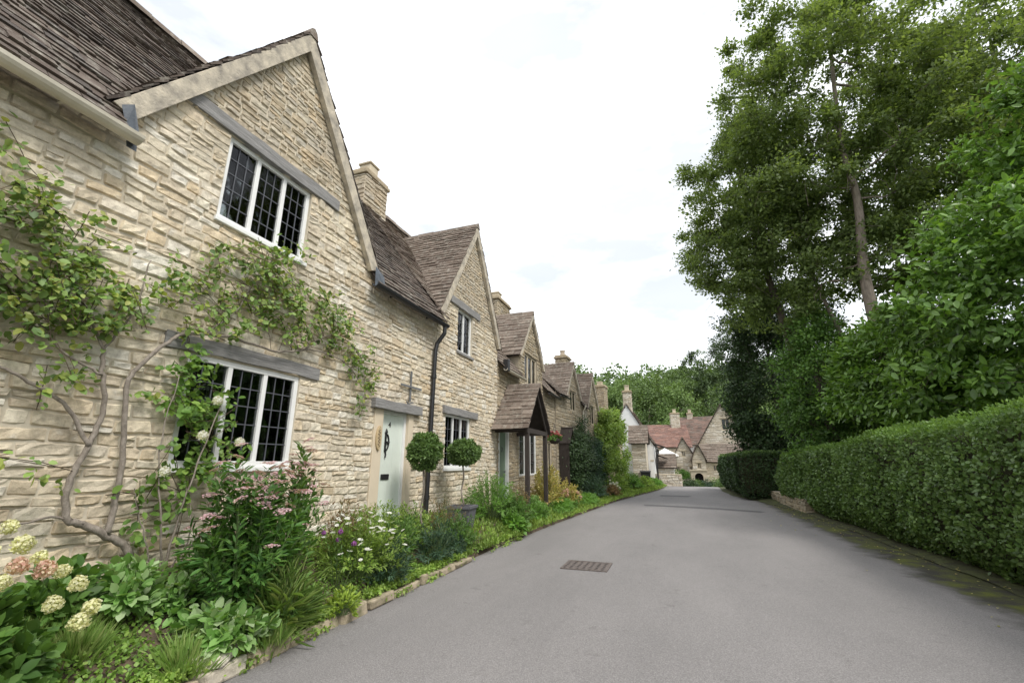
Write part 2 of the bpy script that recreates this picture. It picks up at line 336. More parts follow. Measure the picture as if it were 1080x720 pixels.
def flower_disc_mesh(name, mat, r, kind):
    """one flower or flower head as a mesh"""
    mb_v = []; mb_f = []
    if kind == 'daisy':
        n = 9
        for i in range(n):
            a = 2*math.pi*i/n; b_ = len(mb_v); ca, sa = math.cos(a), math.sin(a); w_ = .30*r
            for u, v, z in ((.08*r,0,0), (.6*r,w_,.12*r), (r,0,.06*r), (.6*r,-w_,.12*r)): mb_v.append((u*ca - v*sa, u*sa + v*ca, z))
            mb_f.append((b_, b_+1, b_+2, b_+3))
    else:
        n = 70 if kind == 'flat' else 240
        for i in range(n):
            if kind == 'flat':
                rr = r*math.sqrt(random.random()); a = random.random()*6.28; c = Vector((rr*math.cos(a), rr*math.sin(a), .25*r*(1-(rr/r)**2) + random.uniform(-.04, .04)*r)); nrm = Vector((random.uniform(-.4,.4), random.uniform(-.4,.4), 1))
                s_ = r*.17
            else:
                d = Vector((random.gauss(0,1), random.gauss(0,1), random.gauss(0,1))).normalized(); zz = d.z*1.5
                q_ = random.uniform(.72, 1.12); c = Vector((d.x*r*(.95-.3*d.z), d.y*r*(.95-.3*d.z), zz*r*.62))*q_; nrm = d + Vector((random.gauss(0,.5), random.gauss(0,.5), random.gauss(0,.5))); s_ = r*.20
            nrm.normalize(); a_ = nrm.orthogonal().normalized(); rot = Matrix.Rotation(random.random()*6.28, 3, nrm); a_ = rot @ a_; b2 = nrm.cross(a_)
            b_ = len(mb_v); mb_v += [tuple(c + a_*s_), tuple(c + b2*s_ + nrm*s_*.2), tuple(c - a_*s_), tuple(c - b2*s_ + nrm*s_*.2)]; mb_f.append((b_, b_+1, b_+2, b_+3))
    me = bpy.data.meshes.new(name); me.from_pydata(mb_v, [], mb_f); me.materials.append(mat); return me
def put_mesh(name, me, loc, rot, scale, parent):
    o = bpy.data.objects.new(name, me); link(o, parent); o.location = loc; o.rotation_euler = rot; o.scale = (scale,)*3; return o

def stems_bush(base, rad, n_stems, per_stem, size, spread=1.0, up=.35, tmin=.35, droop=0., clumpy=.0, base_r=.3):
    """stems from base to an ellipsoid, leaves along them. returns (P, D, N, stem paths)"""
    base = np.array(base, float); rad = np.array(rad, float)
    P = []; D = []; NN = []; paths = []
    for i in range(n_stems):
        d = RNG.normal(size=3); d /= np.linalg.norm(d); d[2] = abs(d[2])*1.0 + up*.3
        d[:2] *= spread; d /= np.linalg.norm(d)
        rr = RNG.uniform(.72, 1.05)
        end = base + np.array([d[0]*rad[0], d[1]*rad[1], d[2]*rad[2]])*rr
        b0 = base + np.array([d[0]*rad[0]*base_r*RNG.random()**.5, d[1]*rad[1]*base_r*RNG.random()**.5, 0])
        mid = (b0 + end)/2 + np.array([0, 0, np.linalg.norm(end-b0)*.18]) + RNG.normal(size=3)*.03*rad
        ts = np.sort(RNG.uniform(tmin, 1.0, per_stem))[:, None]
        pts = (1-ts)**2*b0 + 2*ts*(1-ts)*mid + ts**2*end
        tang = unit(2*(1-ts)*(mid-b0) + 2*ts*(end-mid))
        side = unit(np.cross(tang, RNG.normal(size=(per_stem, 3))))
        out_ = unit(pts - base - np.array([0, 0, rad[2]*.2]))
        P.append(pts + side*size*RNG.uniform(.0, .5, (per_stem, 1))); D.append(side*.9 + tang*.5 + out_*.4 + np.array([0, 0, -droop])); NN.append(out_*.7 + np.array([0, 0, .8]) + RNG.normal(size=(per_stem, 3))*.4)
        paths.append((b0, mid, end))
    return np.concatenate(P), np.concatenate(D), np.concatenate(NN), paths
def stem_mesh(name, paths, r, mat, parent, k=3):
    mb = MB()
    for b0, mid, end in paths:
        pts = [tuple((1-t_)**2*b0 + 2*t_*(1-t_)*mid + t_**2*end) for t_ in (0, .25, .5, .75, 1)]
        mb.tube(pts, [r, r*.85, r*.7, r*.5, r*.3], k, cap=False)
    return mb.build(name, mat, parent)
def bush(name, label, cat, base, rad, n_stems, per_stem, size, mat, group=None, stem_r=.004, width=1.0, shape='leaf', stem_mat=None, **kw):
    root = thing(name, label, cat, base, 0, group)
    P, D, NN, paths = stems_bush((0,0,0), rad, n_stems, per_stem, size, **kw)
    sz = size*RNG.uniform(.6, 1.25, len(P))
    leaves('foliage', P, D, NN, sz, mat, root, shape, width)
    stem_mesh('stem', paths, stem_r, stem_mat or M['stem_green'], root)
    root['_paths'] = 0; del root['_paths']
    return root, paths
def grow_flowers(root, paths, me, n, scale=(.8, 1.2), name='flower', lift=.0, tmin=.85, tilt=.5, jit=.02):
    idx = list(range(len(paths))); random.shuffle(idx); idx.sort(key=lambda i: -paths[i][2][2]*random.uniform(.6, 1.4))
    for i in idx[:n]:
        b0, mid, end = paths[i]; p = end + np.array([random.uniform(-jit, jit), random.uniform(-jit, jit), lift])
        put_mesh(name, me, tuple(p), (random.uniform(-tilt, tilt), random.uniform(-tilt*.3, tilt*1.3), random.random()*6.28), random.uniform(*scale), root)

# ------------------------------------------------------------------ stone walls and slate roofs
def stone_face(mb, O, U, Nn, rows, rh=(.055,.12), rl=(.12,.42), depth=(.006,.027), seed=0, cell=.075):
    """rows(z)->list of (u0,u1) at height z above O; covers z0..z1 given by rows.range"""
    rg = random.Random(seed); O = Vector(O); U = Vector(U); Nn = Vector(Nn); Z = Vector((0,0,1))
    z = rows.z0; ph = rg.random()*10
    while z < rows.z1 - .01:
        h = rg.uniform(*rh)
        for cut in rows.cuts:
            if z < cut - .005 < z + h*1.45: h = cut - z; break
        h = min(h, rows.z1 - z); zm = z + h/2
        for (a, b) in rows(zm):
            u = a
            while u < b - .015:
                l = rg.uniform(*rl)*(1.0 if h > .07 else .85)
                if b - u - l < rl[0]*.6: l = b - u
                l = min(l, b - u)
                gap = .0035 if h < .2 else .008
                parts = [(z, z+h)]
                if h > .095 and rg.random() < .16: k_ = z + h*rg.uniform(.35, .65); parts = [(z, k_), (k_, z+h)]
                for (za_, zb_) in parts:
                    hh_ = zb_ - za_; u0, u1 = u + gap, u + l - gap; z0, z1 = za_ + gap*.6, zb_ - gap*.6
                    d = rg.uniform(*depth); nx = max(1, int((u1-u0)/cell))
                    cs = [0, min(.25, .012/(u1-u0+1e-4))] + [(k+1)/(nx+1) for k in range(nx)] + [1 - min(.25, .012/(u1-u0+1e-4)), 1]
                    rs = [0, .16, .55, .86, 1]; n = len(cs); vs = []
                    tilt = rg.uniform(-.4, .4); tz = rg.uniform(-.45, .3); jz = min(.012, hh_*.13); ph2 = rg.random()*6; bow = rg.uniform(-1, 1)*jz
                    el, er = rg.uniform(-.018, .018), rg.uniform(-.018, .018)
                    for j, rr in enumerate(rs):
                        for i, cc in enumerate(cs):
                            edge = i in (0, n-1) or j in (0, 4)
                            uu = u0 + (u1-u0)*cc; zz = z0 + (z1-z0)*rr + bow*math.sin(math.pi*cc)*(1 if rr > .5 else -.4)
                            if i <= 1: uu += el*(rr-.5)
                            if i >= n-2: uu += er*(rr-.5)
                            if i in (0, n-1) and j in (0, 4): uu += (.014 if i == 0 else -.014); zz += (.3 if j == 0 else -.3)*jz
                            zz += .013*math.sin(uu*1.9 + z*2 + ph) + .008*math.sin(uu*6.3 + ph*2 + z*9) + rg.uniform(-jz*.45, jz*.45)
                            dd = -.012 if edge else d*(1 + tilt*(cc-.5) + tz*(rr-.5)) + rg.uniform(-.006, .006)
                            vs.append(O + U*uu + Z*zz + Nn*dd)
                    mb.add(vs, [(j*n+i, j*n+i+1, (j+1)*n+i+1, (j+1)*n+i) for j in range(4) for i in range(n-1)])
                u += l
        z += h
class Rows:
    def __init__(s, z0, z1, spans, holes=(), cuts=()):
        s.z0, s.z1, s.spans, s.holes = z0, z1, spans, holes
        s.cuts = sorted(set(list(cuts) + [h[2] for h in holes] + [h[3] for h in holes]))
    def __call__(s, z):
        iv = s.spans(z)
        for (a, b, c, d) in s.holes:
            if c < z < d:
                nv = []
                for (p, q) in iv:
                    if b <= p or a >= q: nv.append((p, q)); continue
                    if p < a: nv.append((p, a))
                    if q > b: nv.append((b, q))
                iv = nv
        return [x for x in iv if x[1]-x[0] > .02]
def back_sheet(mb, rows, x=0.0, step=.12, reveal=.12):
    zs = {rows.z0, rows.z1, *[c for c in rows.cuts if rows.z0 < c < rows.z1]}
    z = rows.z0
    while z < rows.z1: zs.add(round(z, 3)); z += step
    zs = sorted(zs)
    for a, b in zip(zs[:-1], zs[1:]):
        if b - a < 1e-4: continue
        lo, hi = rows(a + 1e-4), rows(b - 1e-4)
        if len(lo) != len(hi): hi = lo = rows((a+b)/2)
        for (p, q), (p2, q2) in zip(lo, hi):
            mb.add([(x, p, a), (x, q, a), (x, q2, b), (x, p2, b)], [(0,1,2,3)])
    for (a, b, c, d) in rows.holes:
        mb.add([(x,a,c),(x,b,c),(x,b,d),(x,a,d),(x-reveal,a,c),(x-reveal,b,c),(x-reveal,b,d),(x-reveal,a,d)], [(0,4,5,1),(1,5,6,2),(2,6,7,3),(3,7,4,0)])
def slates(mb, O, U, V, Nn, vmax, spans, expo=(.16,.11), wid=(.14,.34), thick=(.014,.026), seed=0):
    rg = random.Random(seed); O, U, V, Nn = map(Vector, (O, U, V, Nn)); v = 0
    while v < vmax - .02:
        e = expo[0] + (expo[1]-expo[0])*(v/vmax); e *= rg.uniform(.9, 1.1)
        for (a, b) in spans(min(v + e*.5, vmax)):
            u = a - rg.uniform(0, .02)
            while u < b:
                w_ = rg.uniform(*wid); w_ = min(w_, b - u + .01)
                if w_ > .03:
                    th = rg.uniform(*thick); sag = .012*math.sin(u*1.7 + O.x) + .01*math.sin(v*2+u)
                    v0 = v + rg.uniform(-.018, .012); v1 = min(v + e*1.55, vmax + .03)
                    l0 = th*1.1 + rg.uniform(0, .012) + sag; l1 = rg.uniform(-.001, .003) + sag
                    g = rg.uniform(.001, .006); sk = rg.uniform(-.006, .006)
                    A = O + U*(u+g) ; B = O + U*(u+w_-g)
                    vs = [A + V*(v0+sk) + Nn*(l0-th), B + V*(v0-sk) + Nn*(l0-th), B + V*v1 + Nn*(l1-th), A + V*v1 + Nn*(l1-th),
                          A + V*(v0+sk) + Nn*l0, B + V*(v0-sk) + Nn*l0, B + V*v1 + Nn*l1, A + V*v1 + Nn*l1]
                    mb.add(vs, [(4,5,6,7), (0,1,5,4), (1,2,6,5), (3,0,4,7)])
                u += w_
        v += e
def ridge_caps(mb, A, B, r=.11, seed=0, l=.42):
    rg = random.Random(seed); A, B = Vector(A), Vector(B); D = B - A; n = max(1, int(D.length/l)); d = D.normalized(); S = d.cross(Vector((0,0,1))).normalized()
    for i in range(n):
        p = A + D*(i/n); q = A + D*((i+1)/n) - d*.012; dz = rg.uniform(-.008, .012); vs = []
        for P in (p, q):
            for (s_, z_) in ((-r, -.10), (-r*.55, .02), (0, .055), (r*.55, .02), (r, -.10)): vs.append(P + S*s_ + Vector((0,0,z_+dz)))
        mb.add(vs, [(k, k+1, k+6, k+5) for k in range(4)] + [(4,3,2,1,0), (5,6,7,8,9)])

def window(parent, y0, y1, z0, z1, lights=3, cols=3, rows=5, x=-.09, fw=.05, mull=.045, bar=.0055, frame=None, seed=0, curtains=()):
    fr = MB(); t_ = .06
    fr.box(x, x+t_, y0, y1, z1-fw, z1); fr.box(x, x+t_+.02, y0, y1, z0, z0+fw); fr.box(x, x+t_, y0, y0+fw, z0+fw, z1-fw); fr.box(x, x+t_, y1-fw, y1, z0+fw, z1-fw)
    iw = (y1-y0-2*fw-(lights-1)*mull)/lights
    for i in range(1, lights):
        a = y0+fw+i*iw+(i-1)*mull; fr.box(x, x+t_-.004, a, a+mull, z0+fw, z1-fw)
    W = fr.build('window', frame or M['white'], parent, bevel=.004)
    ld = MB()
    for i in range(lights):
        a = y0+fw+i*(iw+mull); pm = MB(); pm.box(x+.020, x+.024, a, a+iw, z0+fw, z1-fw); pm.build('pane', M['glass'], W)
        for c in range(1, cols):
            yy = a + iw*c/cols; ld.box(x+.026, x+.034, yy-bar, yy+bar, z0+fw, z1-fw)
        for r_ in range(1, rows):
            zz = z0+fw+(z1-z0-2*fw)*r_/rows; ld.box(x+.0255, x+.0335, a, a+iw, zz-bar, zz+bar)
    if cols > 1 or rows > 1: ld.build('leading', M['leading'], W)
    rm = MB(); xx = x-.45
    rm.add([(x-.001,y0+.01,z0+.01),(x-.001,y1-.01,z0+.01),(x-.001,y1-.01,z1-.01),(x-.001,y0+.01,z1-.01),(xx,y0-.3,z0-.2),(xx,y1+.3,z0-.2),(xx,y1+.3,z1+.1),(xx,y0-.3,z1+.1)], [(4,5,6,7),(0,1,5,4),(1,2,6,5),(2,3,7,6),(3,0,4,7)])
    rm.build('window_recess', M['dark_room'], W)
    for (a, b) in curtains:
        cm = MB(); n = 16; vs = []
        for k in range(n+1):
            yy = a + (b-a)*k/n; xq = x-.10 + .02*math.sin(k*1.9); vs += [(xq, yy, z0), (xq, yy, z1)]
        cm.add(vs, [(2*k, 2*k+2, 2*k+3, 2*k+1) for k in range(n)]); cm.build('curtain', M['curtain'], W)
    return W
def lintel(parent, y0, y1, z0, z1, x0=-.06, x1=.035, mat=None, label=None, name='lintel', arch=0):
    vs = []; n = 10; rg = random.Random(int(y0*100))
    for xx in (x0, x1):
        for k in range(n+1):
            yy = y0 + (y1-y0)*k/n; b = arch*(1-(2*k/n-1)**2)
            vs += [(xx + rg.uniform(-.004,.004), yy, z0 + b + rg.uniform(-.006,.006)), (xx + rg.uniform(-.004,.004), yy, z1 + b*.6 + rg.uniform(-.008,.008))]
    m_ = 2*(n+1); fs = []
    for k in range(n):
        a, b_, c, d = 2*k, 2*k+1, 2*k+3, 2*k+2
        fs += [(a, b_, c, d), (m_+d, m_+c, m_+b_, m_+a), (b_, m_+b_, m_+c, c), (a, d, m_+d, m_+a)]
    fs += [(0, m_, m_+1, 1), (2*n, 2*n+1, m_+2*n+1, m_+2*n)]
    o = MB().add(vs, fs).build(name, mat or M['wood_grey'], parent, bevel=.006)
    if label: o['label'] = label
    return o
def chimney(parent, x0, x1, y0, y1, z0, z1, pots=1, mat='stone_grey', seed=1, cap=.07, potr=.13, poth=.32):
    c = MB(); c.box(x0+.01, x1-.01, y0+.01, y1-.01, z0, z1-.02)
    C_ = c.build('chimney', M['mortar_grey'], parent)
    s = MB(); wx, wy = x1-x0, y1-y0
    rr = lambda wd: Rows(0, z1-z0-.12, lambda z: [(0, wd)])
    stone_face(s, (x0,y0,z0), (1,0,0), (0,-1,0), rr(wx), (.08,.15), (.15,.4), seed=seed)
    stone_face(s, (x1,y0,z0), (0,1,0), (1,0,0), rr(wy), (.08,.15), (.15,.4), seed=seed+1)
    stone_face(s, (x1,y1,z0), (-1,0,0), (0,1,0), rr(wx), (.08,.15), (.15,.4), seed=seed+2)
    stone_face(s, (x0,y1,z0), (0,-1,0), (-1,0,0), rr(wy), (.08,.15), (.15,.4), seed=seed+3)
    s.build('stonework', M[mat], C_)
    k = MB(); k.box(x0-cap, x1+cap, y0-cap, y1+cap, z1-.12, z1-.03); k.box(x0-cap*.3, x1+cap*.3, y0-cap*.3, y1+cap*.3, z1-.03, z1+.05); k.build('cap', M['stone_grey'], C_, bevel=.015)
    for i in range(pots):
        yy = y0 + (y1-y0)*(i+.5)/pots; xx = (x0+x1)/2
        p = MB()
        if potr > .15: 
            q = potr; p.box(xx-q, xx+q, yy-q, yy+q, z1+.05, z1+.05+poth); p.box(xx-q-.03, xx+q+.03, yy-q-.03, yy+q+.03, z1+.05+poth, z1+.11+poth)
            p.build('chimney_pot', M['ashlar'], C_, bevel=.02)
        else:
            p.lathe((xx, yy, z1+.05), [(potr*1.1,0), (potr,.05), (potr*.85,poth*.8), (potr*1.05,poth*.86), (potr*1.05,poth), (potr*.7,poth), (potr*.7,poth-.1)]); p.build('chimney_pot', M['terracotta'], C_, smooth=False)
    return C_

def cottage(label, loc, rz, y0, y1, eave, ridge_x, ridge_z, gables=(), holes=(), zb=-.3, depth=6.0, mat='stone', gmat=None, gz=5.2,
            slate='slate', seed=1, rh=(.055,.12), rl=(.12,.42), expo=(.15,.10), left_wall=False, eave_cut=0.0, wid=(.14,.34)):
    """local frame: x=0 facade plane (street is +x), y along the street, roof climbs toward -x"""
    root = thing('stone_cottage', label, 'cottage', loc, rz, 'terraced stone cottages along the lane')
    ex = .22                                        # eave overhang
    tanp = (ridge_z - eave)/(ridge_x*-1 + ex)       # main pitch
    xm = lambda z: ex - (z-eave)/tanp
    wt = eave + ex*tanp - .07
    def gw(g, z):
        yc, half, zf, za = g[:4]
        return half if z <= zf else max(0, half*(za-z)/(za-zf))
    ztop = max([wt] + [g[3] for g in gables])
    def spans(z):
        if z < wt: return [(y0, y1)]
        return sorted([(g[0]-gw(g, z), g[0]+gw(g, z)) for g in gables if gw(g, z) > .02])
    cuts = [wt]
    rows = Rows(zb, ztop, spans, holes, cuts)
    bk = MB(); back_sheet(bk, rows)
    # other walls of the house: ends and rear
    ev = eave - .1
    for yy in (y0, y1):
        bk.add([(0,yy,zb),(-depth,yy,zb),(-depth,yy,ev),(ridge_x,yy,ridge_z-.12),(0,yy,ev)], [(0,1,2,3,4)])
    bk.add([(-depth,y0,zb),(-depth,y1,zb),(-depth,y1,ev),(-depth,y0,ev)], [(0,1,2,3)])
    for g in gables:      # dormer cheeks
        for sgn in (-1, 1):
            yy = g[0] + sgn*g[1]
            if g[2] > wt + .05:
                bk.add([(0,yy,wt-.02),(0,yy,g[2]+.06),(xm(g[2])-.08,yy,g[2]+.06)], [(0,1,2)])
    W = bk.build('wall', M['mortar'] if mat == 'stone' else M['mortar_grey'], root)
    s = MB(); low = Rows(zb, min(gz, ztop), spans, holes, cuts); stone_face(s, (0,0,0), (0,1,0), (1,0,0), low, rh, rl, seed=seed)
    s.build('stonework', M[mat], W)
    if ztop > gz + .1:
        s = MB(); hi = Rows(gz, ztop-.05, spans, holes, cuts); stone_face(s, (0,0,0), (0,1,0), (1,0,0), hi, (rh[0]*.8, rh[1]*.8), (rl[0]*.8, rl[1]*.8), (.01,.024), seed=seed+5)
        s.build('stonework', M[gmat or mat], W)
    # main roof
    Rf = MB(); sl = MB()
    vl = math.hypot(ridge_x*-1+ex, ridge_z-eave); V = Vector((ridge_x-ex, 0, ridge_z-eave)).normalized(); Nn = Vector((-V.z, 0, V.x)); Nn = Nn if Nn.z > 0 else -Nn
    def mspan(v):
        z = eave + V.z*v; iv = [(y0-.02, y1+.02)]
        for g in gables:
            wv = gw(g, z) + .0
            if z > g[3] - .05: continue
            if xm(z) < -.0 and z > g[2] and False: continue
            nv = []
            for p, q in iv:
                a, b = g[0]-wv, g[0]+wv
                if b <= p or a >= q: nv.append((p, q)); continue
                if p < a: nv.append((p, a))
                if q > b: nv.append((b, q))
            iv = nv
        return iv
    slates(sl, (ex, 0, eave), (0,1,0), V, Nn, vl, mspan, expo, wid, seed=seed)
    n_ = int(vl/.1)
    for k in range(n_):
        v0, v1 = vl*k/n_, vl*(k+1)/n_; 
        for (p, q) in mspan((v0+v1)/2):
            a0 = Vector((ex,0,eave)) + V*v0 - Nn*.03; a1 = Vector((ex,0,eave)) + V*v1 - Nn*.03
            Rf.add([(a0.x,p,a0.z),(a0.x,q,a0.z),(a1.x,q,a1.z),(a1.x,p,a1.z)], [(0,1,2,3)])
    # rear slope
    Rf.add([(ridge_x,y0,ridge_z),(ridge_x,y1,ridge_z),(-depth-.2,y1,eave),(-depth-.2,y0,eave)], [(0,1,2,3)])
    rc = MB(); ridge_caps(rc, (ridge_x, y0, ridge_z+.03), (ridge_x, y1, ridge_z+.03), seed=seed)
    roof = Rf.build('roof', M['under'], root)
    sl.build('slates', M[slate], roof)
    rc.build('ridge', M['slate_warm'], roof)
    for gi, g in enumerate(gables):
        yc, half, zf, za = g[:4]; ov = .10
        slope = math.hypot(half, za-zf); gs = MB(); gr = MB(); vg = MB(); xend = xm(za)-.05
        for sgn in (-1, 1):
            Vg = Vector((0, -sgn*half, za-zf)).normalized(); Ng = Vector((0, sgn*(za-zf), half)).normalized()
            ex2 = .16; f = Vector((ov, yc+sgn*half, zf)) - Vg*ex2
            if sgn < 0: O_, U_ = f, Vector((-1,0,0))
            else: O_, U_ = f, Vector((-1,0,0))
            gspan = lambda v, Vg=Vg, f=f: [(0, ov - xm(max(f.z + Vg.z*v, g[2]-.3)) + .12)]
            slates(gs, O_ + Ng*.035, U_, Vg, Ng, slope+ex2, gspan, expo, wid, seed=seed*7+gi*3+sgn)
            p = f; q = f + Vg*(slope+ex2)
            gr.add([p, q, (xm(q.z), q.y, q.z), (xm(p.z)-.05, p.y, p.z)], [(0,1,2,3)])
            # verge fillet: sits on the wall head under the slates
            d_ = g[4] if len(g) > 4 else .15
            a0 = Vector((.02, yc+sgn*half, zf)) - Vg*.13; dv = slope/half; up = Vector((.02, yc, za + .02*dv)); lo_ = Vector((.02, yc, za - d_*dv))
            pts = [a0 + Ng*.02, up, lo_, a0 + Vg*.05 - Ng*d_]
            if sgn > 0: pts = pts[::-1]
            vg.prism(pts, (.085, 0, 0))
        gr.build('gable_roof', M['under'], roof)
        gs.build('slates', M[slate if g[3] > 7 or slate != 'slate' else 'slate_warm'], roof)
        vo = vg.build('verge', M['verge'], root, bevel=.006)
        rc2 = MB(); ridge_caps(rc2, (ov+.02, yc, za+.06), (xend, yc, za+.06), .09, seed+gi); rc2.build('ridge', M['slate_warm'], roof)
    return root, roof
def gutter(root, y0, y1, z, x=.20, mat='black', r=.055, slope=0):
    g = MB(); k = 8; vs = []
    for (yy, dz) in ((y0, 0), (y1, -slope)):
        for j in range(k+1):
            a = math.pi + math.pi*j/k; vs.append((x + r*math.cos(a), yy, z + dz + r*math.sin(a)))
        for j in range(k, -1, -1):
            a = math.pi + math.pi*j/k; vs.append((x + r*.85*math.cos(a), yy, z + dz + .004 + r*.85*math.sin(a)))
    n = 2*(k+1); g.add(vs, [(j, (j+1) % n, n + (j+1) % n, n + j) for j in range(n)] + [tuple(range(n))[::-1], tuple(range(n, 2*n))])
    nb = int((y1-y0)/.9)
    for i in range(nb):
        yy = y0 + (i+.5)*(y1-y0)/nb; g.box(x-r-.08, x-r+.01, yy-.012, yy+.012, z-.02, z+.01)
    g.build('gutter', M[mat], root)
def downpipe(root, pts, mat='black', r=.04, label=None):
    d = MB(); d.tube(pts, r, 10)
    P = [Vector(p) for p in pts]
    for i, t_ in ((len(P)-2, .15), (len(P)-2, .5), (len(P)-2, .85)):
        c = P[i].lerp(P[i+1], t_); c2 = c + (P[i+1]-P[i]).normalized()*.07; d.tube([c, c2], r*1.3, 10)
    o = d.build('downpipe', M[mat], root, smooth=False)
    return o

XF = -4.5
# ================================================================= SETTING: ground, road
def terrain_z(x, y):
    z = 0.0
    if y > 34: z -= min(1.6, (y-34)*.07)
    if y > 78: z += min(26, (y-78)*.36) + .5
    if x > 6 and y < 75: z += min(6, (x-6)*.35)
    if x < -16 and y > 40: z += (-16-x)*.12
    return z
xs = sorted(set(list(np.linspace(-400, -30, 14)) + list(np.linspace(-30, 30, 41)) + list(np.linspace(30, 400, 14))))
ys = sorted(set(list(np.linspace(-120, -12, 8)) + list(np.linspace(-12, 34, 24)) + list(np.linspace(34, 160, 64)) + list(np.linspace(160, 900, 14))))
V = [(x, y, terrain_z(x, y) - .012 + (random.uniform(-.25, .25) if y > 80 else 0)) for y in ys for x in xs]; nx = len(xs)
F = [(j*nx+i, j*nx+i+1, (j+1)*nx+i+1, (j+1)*nx+i) for j in range(len(ys)-1) for i in range(nx-1)]
gm = MB(); gm.add(V, F); tag(gm.build('ground', M['grassland'], smooth=True), kind='structure')
# road: left kerb line and right verge line, then a bend to the left beyond the crest
road_L = [(-12,-3.3),(0,-3.3),(3,-3.25),(8,-3.28),(12,-3.1),(16,-2.8),(20,-2.5),(25,-1.75),(29,-1.15),(33,-.9),(38,-1.6),(44,-4),(52,-8)]
road_R = [(-12,3.75),(0,3.75),(3,3.75),(8,3.75),(12,3.75),(16,3.72),(20,3.4),(25,2.5),(29,2.35),(33,2.5),(38,3.0),(44,3.2),(52,2.5)]
def interp(tab, y):
    return float(np.interp(y, [a for a, b in tab], [b for a, b in tab]))
rv = []; rf = []; yy_ = list(np.arange(-12, 52.1, .5)); nxr = 9
for y in yy_:
    a, b_ = interp(road_L, y) - .25, interp(road_R, y)
    for i in range(nxr): 
        u = i/(nxr-1); x = a + (b_-a)*u; rv.append((x, y, terrain_z(x, y) + .004 - (.02*(abs(2*u-1)**10))*1 + .02))
rf = [(j*nxr+i, j*nxr+i+1, (j+1)*nxr+i+1, (j+1)*nxr+i) for j in range(len(yy_)-1) for i in range(nxr-1)]
tag(MB().add(rv, rf).build('road', M['asphalt'], smooth=True), kind='structure')
def patch(pts, dz, mat, name='road_patch'):
    tag(MB().prism([(x, y, .0225 + dz) for x, y in pts], (0, 0, .001)).build(name, mat), kind='structure')
patch([(-1.35,18.5),(-.2,18.3),(1.2,17.9),(2.35,17.2),(2.5,17.0),(2.3,16.7),(1.1,17.3),(-.2,17.75),(-1.3,18.0)], .004, M['patch'])
patch([(-1.0,23.5),(.3,23.3),(.5,24.0),(-.9,24.3)], .004, M['patch'])
# verge soil under the hedge
vv = []
for y in np.arange(-6, 34, .5):
    for i, (dx, dz) in enumerate(((-.12, .012), (.25, .05), (.7, .10), (1.6, .12))): vv.append((interp(road_R, y) + dx + random.uniform(-.05, .05), y, dz + random.uniform(0, .015)))
n_ = len(vv)//4; tag(MB().add(vv, [(j*4+i, j*4+i+1, (j+1)*4+i+1, (j+1)*4+i) for j in range(n_-1) for i in range(3)]).build('verge', M['moss'], smooth=True), kind='structure')
# raised bed between kerb and cottages
def fac_x(y): return XF if y < 17 else XF + (y-17)*1.2/14
def bed_z(x, y):
    k = interp(road_L, y); t_ = max(0, min(1, (k - x)/max(.3, k - fac_x(y)))); top = .62 if y < 8 else (.62 - (y-8)*.03 if y < 16 else .38)
    return .10 + (top-.10)*t_**.9
bv = []; YB = list(np.arange(-6, 34, .25)); 
for y in YB:
    k = interp(road_L, y) - .02
    for i in range(8):
        x = k + (fac_x(y) + .0 - k)*i/7 - (0.02 if i == 7 else 0); bv.append((x, y, bed_z(x, y) + random.uniform(-.015, .015) if i else .0))
tag(MB().add(bv, [(j*8+i, (j+1)*8+i, (j+1)*8+i+1, j*8+i+1) for j in range(len(YB)-1) for i in range(7)]).build('flower_bed', M['soil'], smooth=True), kind='structure')
tag(MB().add([(-3.26,8.15,.03),(-3.26,9.3,.03),(-3.75,9.2,.32),(-3.75,8.25,.32)], [(0,1,2,3)]).build('path', M['edging'], bevel=.02), kind='structure')


# rusty drain grate in the road
g = thing('drain_cover', 'rusty iron drain cover set in the grey road', 'drain cover', (-1.42, 7.28, .026))
f_ = MB(); Wd, Hd = .34, .30
f_.box(-Wd, Wd, -Hd, -Hd+.04, 0, .012); f_.box(-Wd, Wd, Hd-.04, Hd, 0, .012); f_.box(-Wd, -Wd+.04, -Hd+.04, Hd-.04, 0, .012); f_.box(Wd-.04, Wd, -Hd+.04, Hd-.04, 0, .012); f_.build('frame', M['rust'], g)
f_ = MB()
for i in range(7):
    x = -Wd+.07+i*.092; f_.box(x, x+.05, -Hd+.05, Hd-.05, .002, .009)
for j in range(5): y = -Hd+.09+j*.10; f_.box(-Wd+.05, Wd-.05, y, y+.035, .0035, .0105)
f_.build('grating', M['rust'], g)
tag(MB().box(-1.42-Wd, -1.42+Wd, 7.28-Hd, 7.28+Hd, .024, .0265).build('drain_shadow_gap', M['patch'], None), kind='structure').name = 'drain_shadow_slab'  # flat dark slab, its colour stands for the shade below the grating

# ================================================================= COTTAGE 1 (cream stone, big gable)
H1 = [(2.98, 4.42, 1.47, 2.58), (2.98, 4.22, 4.10, 5.16), (6.0, 7.14, .30, 2.37)]
c1, r1 = cottage('nearest cream stone cottage with big gable and mint green door', (XF, 0, 0), 0, -6.0, 7.85, 4.32, -2.5, 8.05,
     gables=[(3.77, 1.83, 4.68, 7.46, .16)], holes=H1, seed=3, gmat='stone_gable', gz=5.3, expo=(.13,.085), wid=(.13,.36), rl=(.12,.36), rh=(.065,.135))
window(c1, 2.98, 4.42, 1.47, 2.58, 3, 3, 5, x=-.075, fw=.06, mull=.055, curtains=[(4.12, 4.30)])
window(c1, 2.98, 4.22, 4.10, 5.16, 3, 3, 5, x=-.09, fw=.055, mull=.055, curtains=[(3.95, 4.15)])
lintel(c1, 2.72, 4.72, 2.58, 2.74, label='long weathered grey oak beam over the lower window', arch=.02)
lintel(c1, 2.45, 4.72, 5.16, 5.33, x1=.045, label='grey oak beam over the upper window')
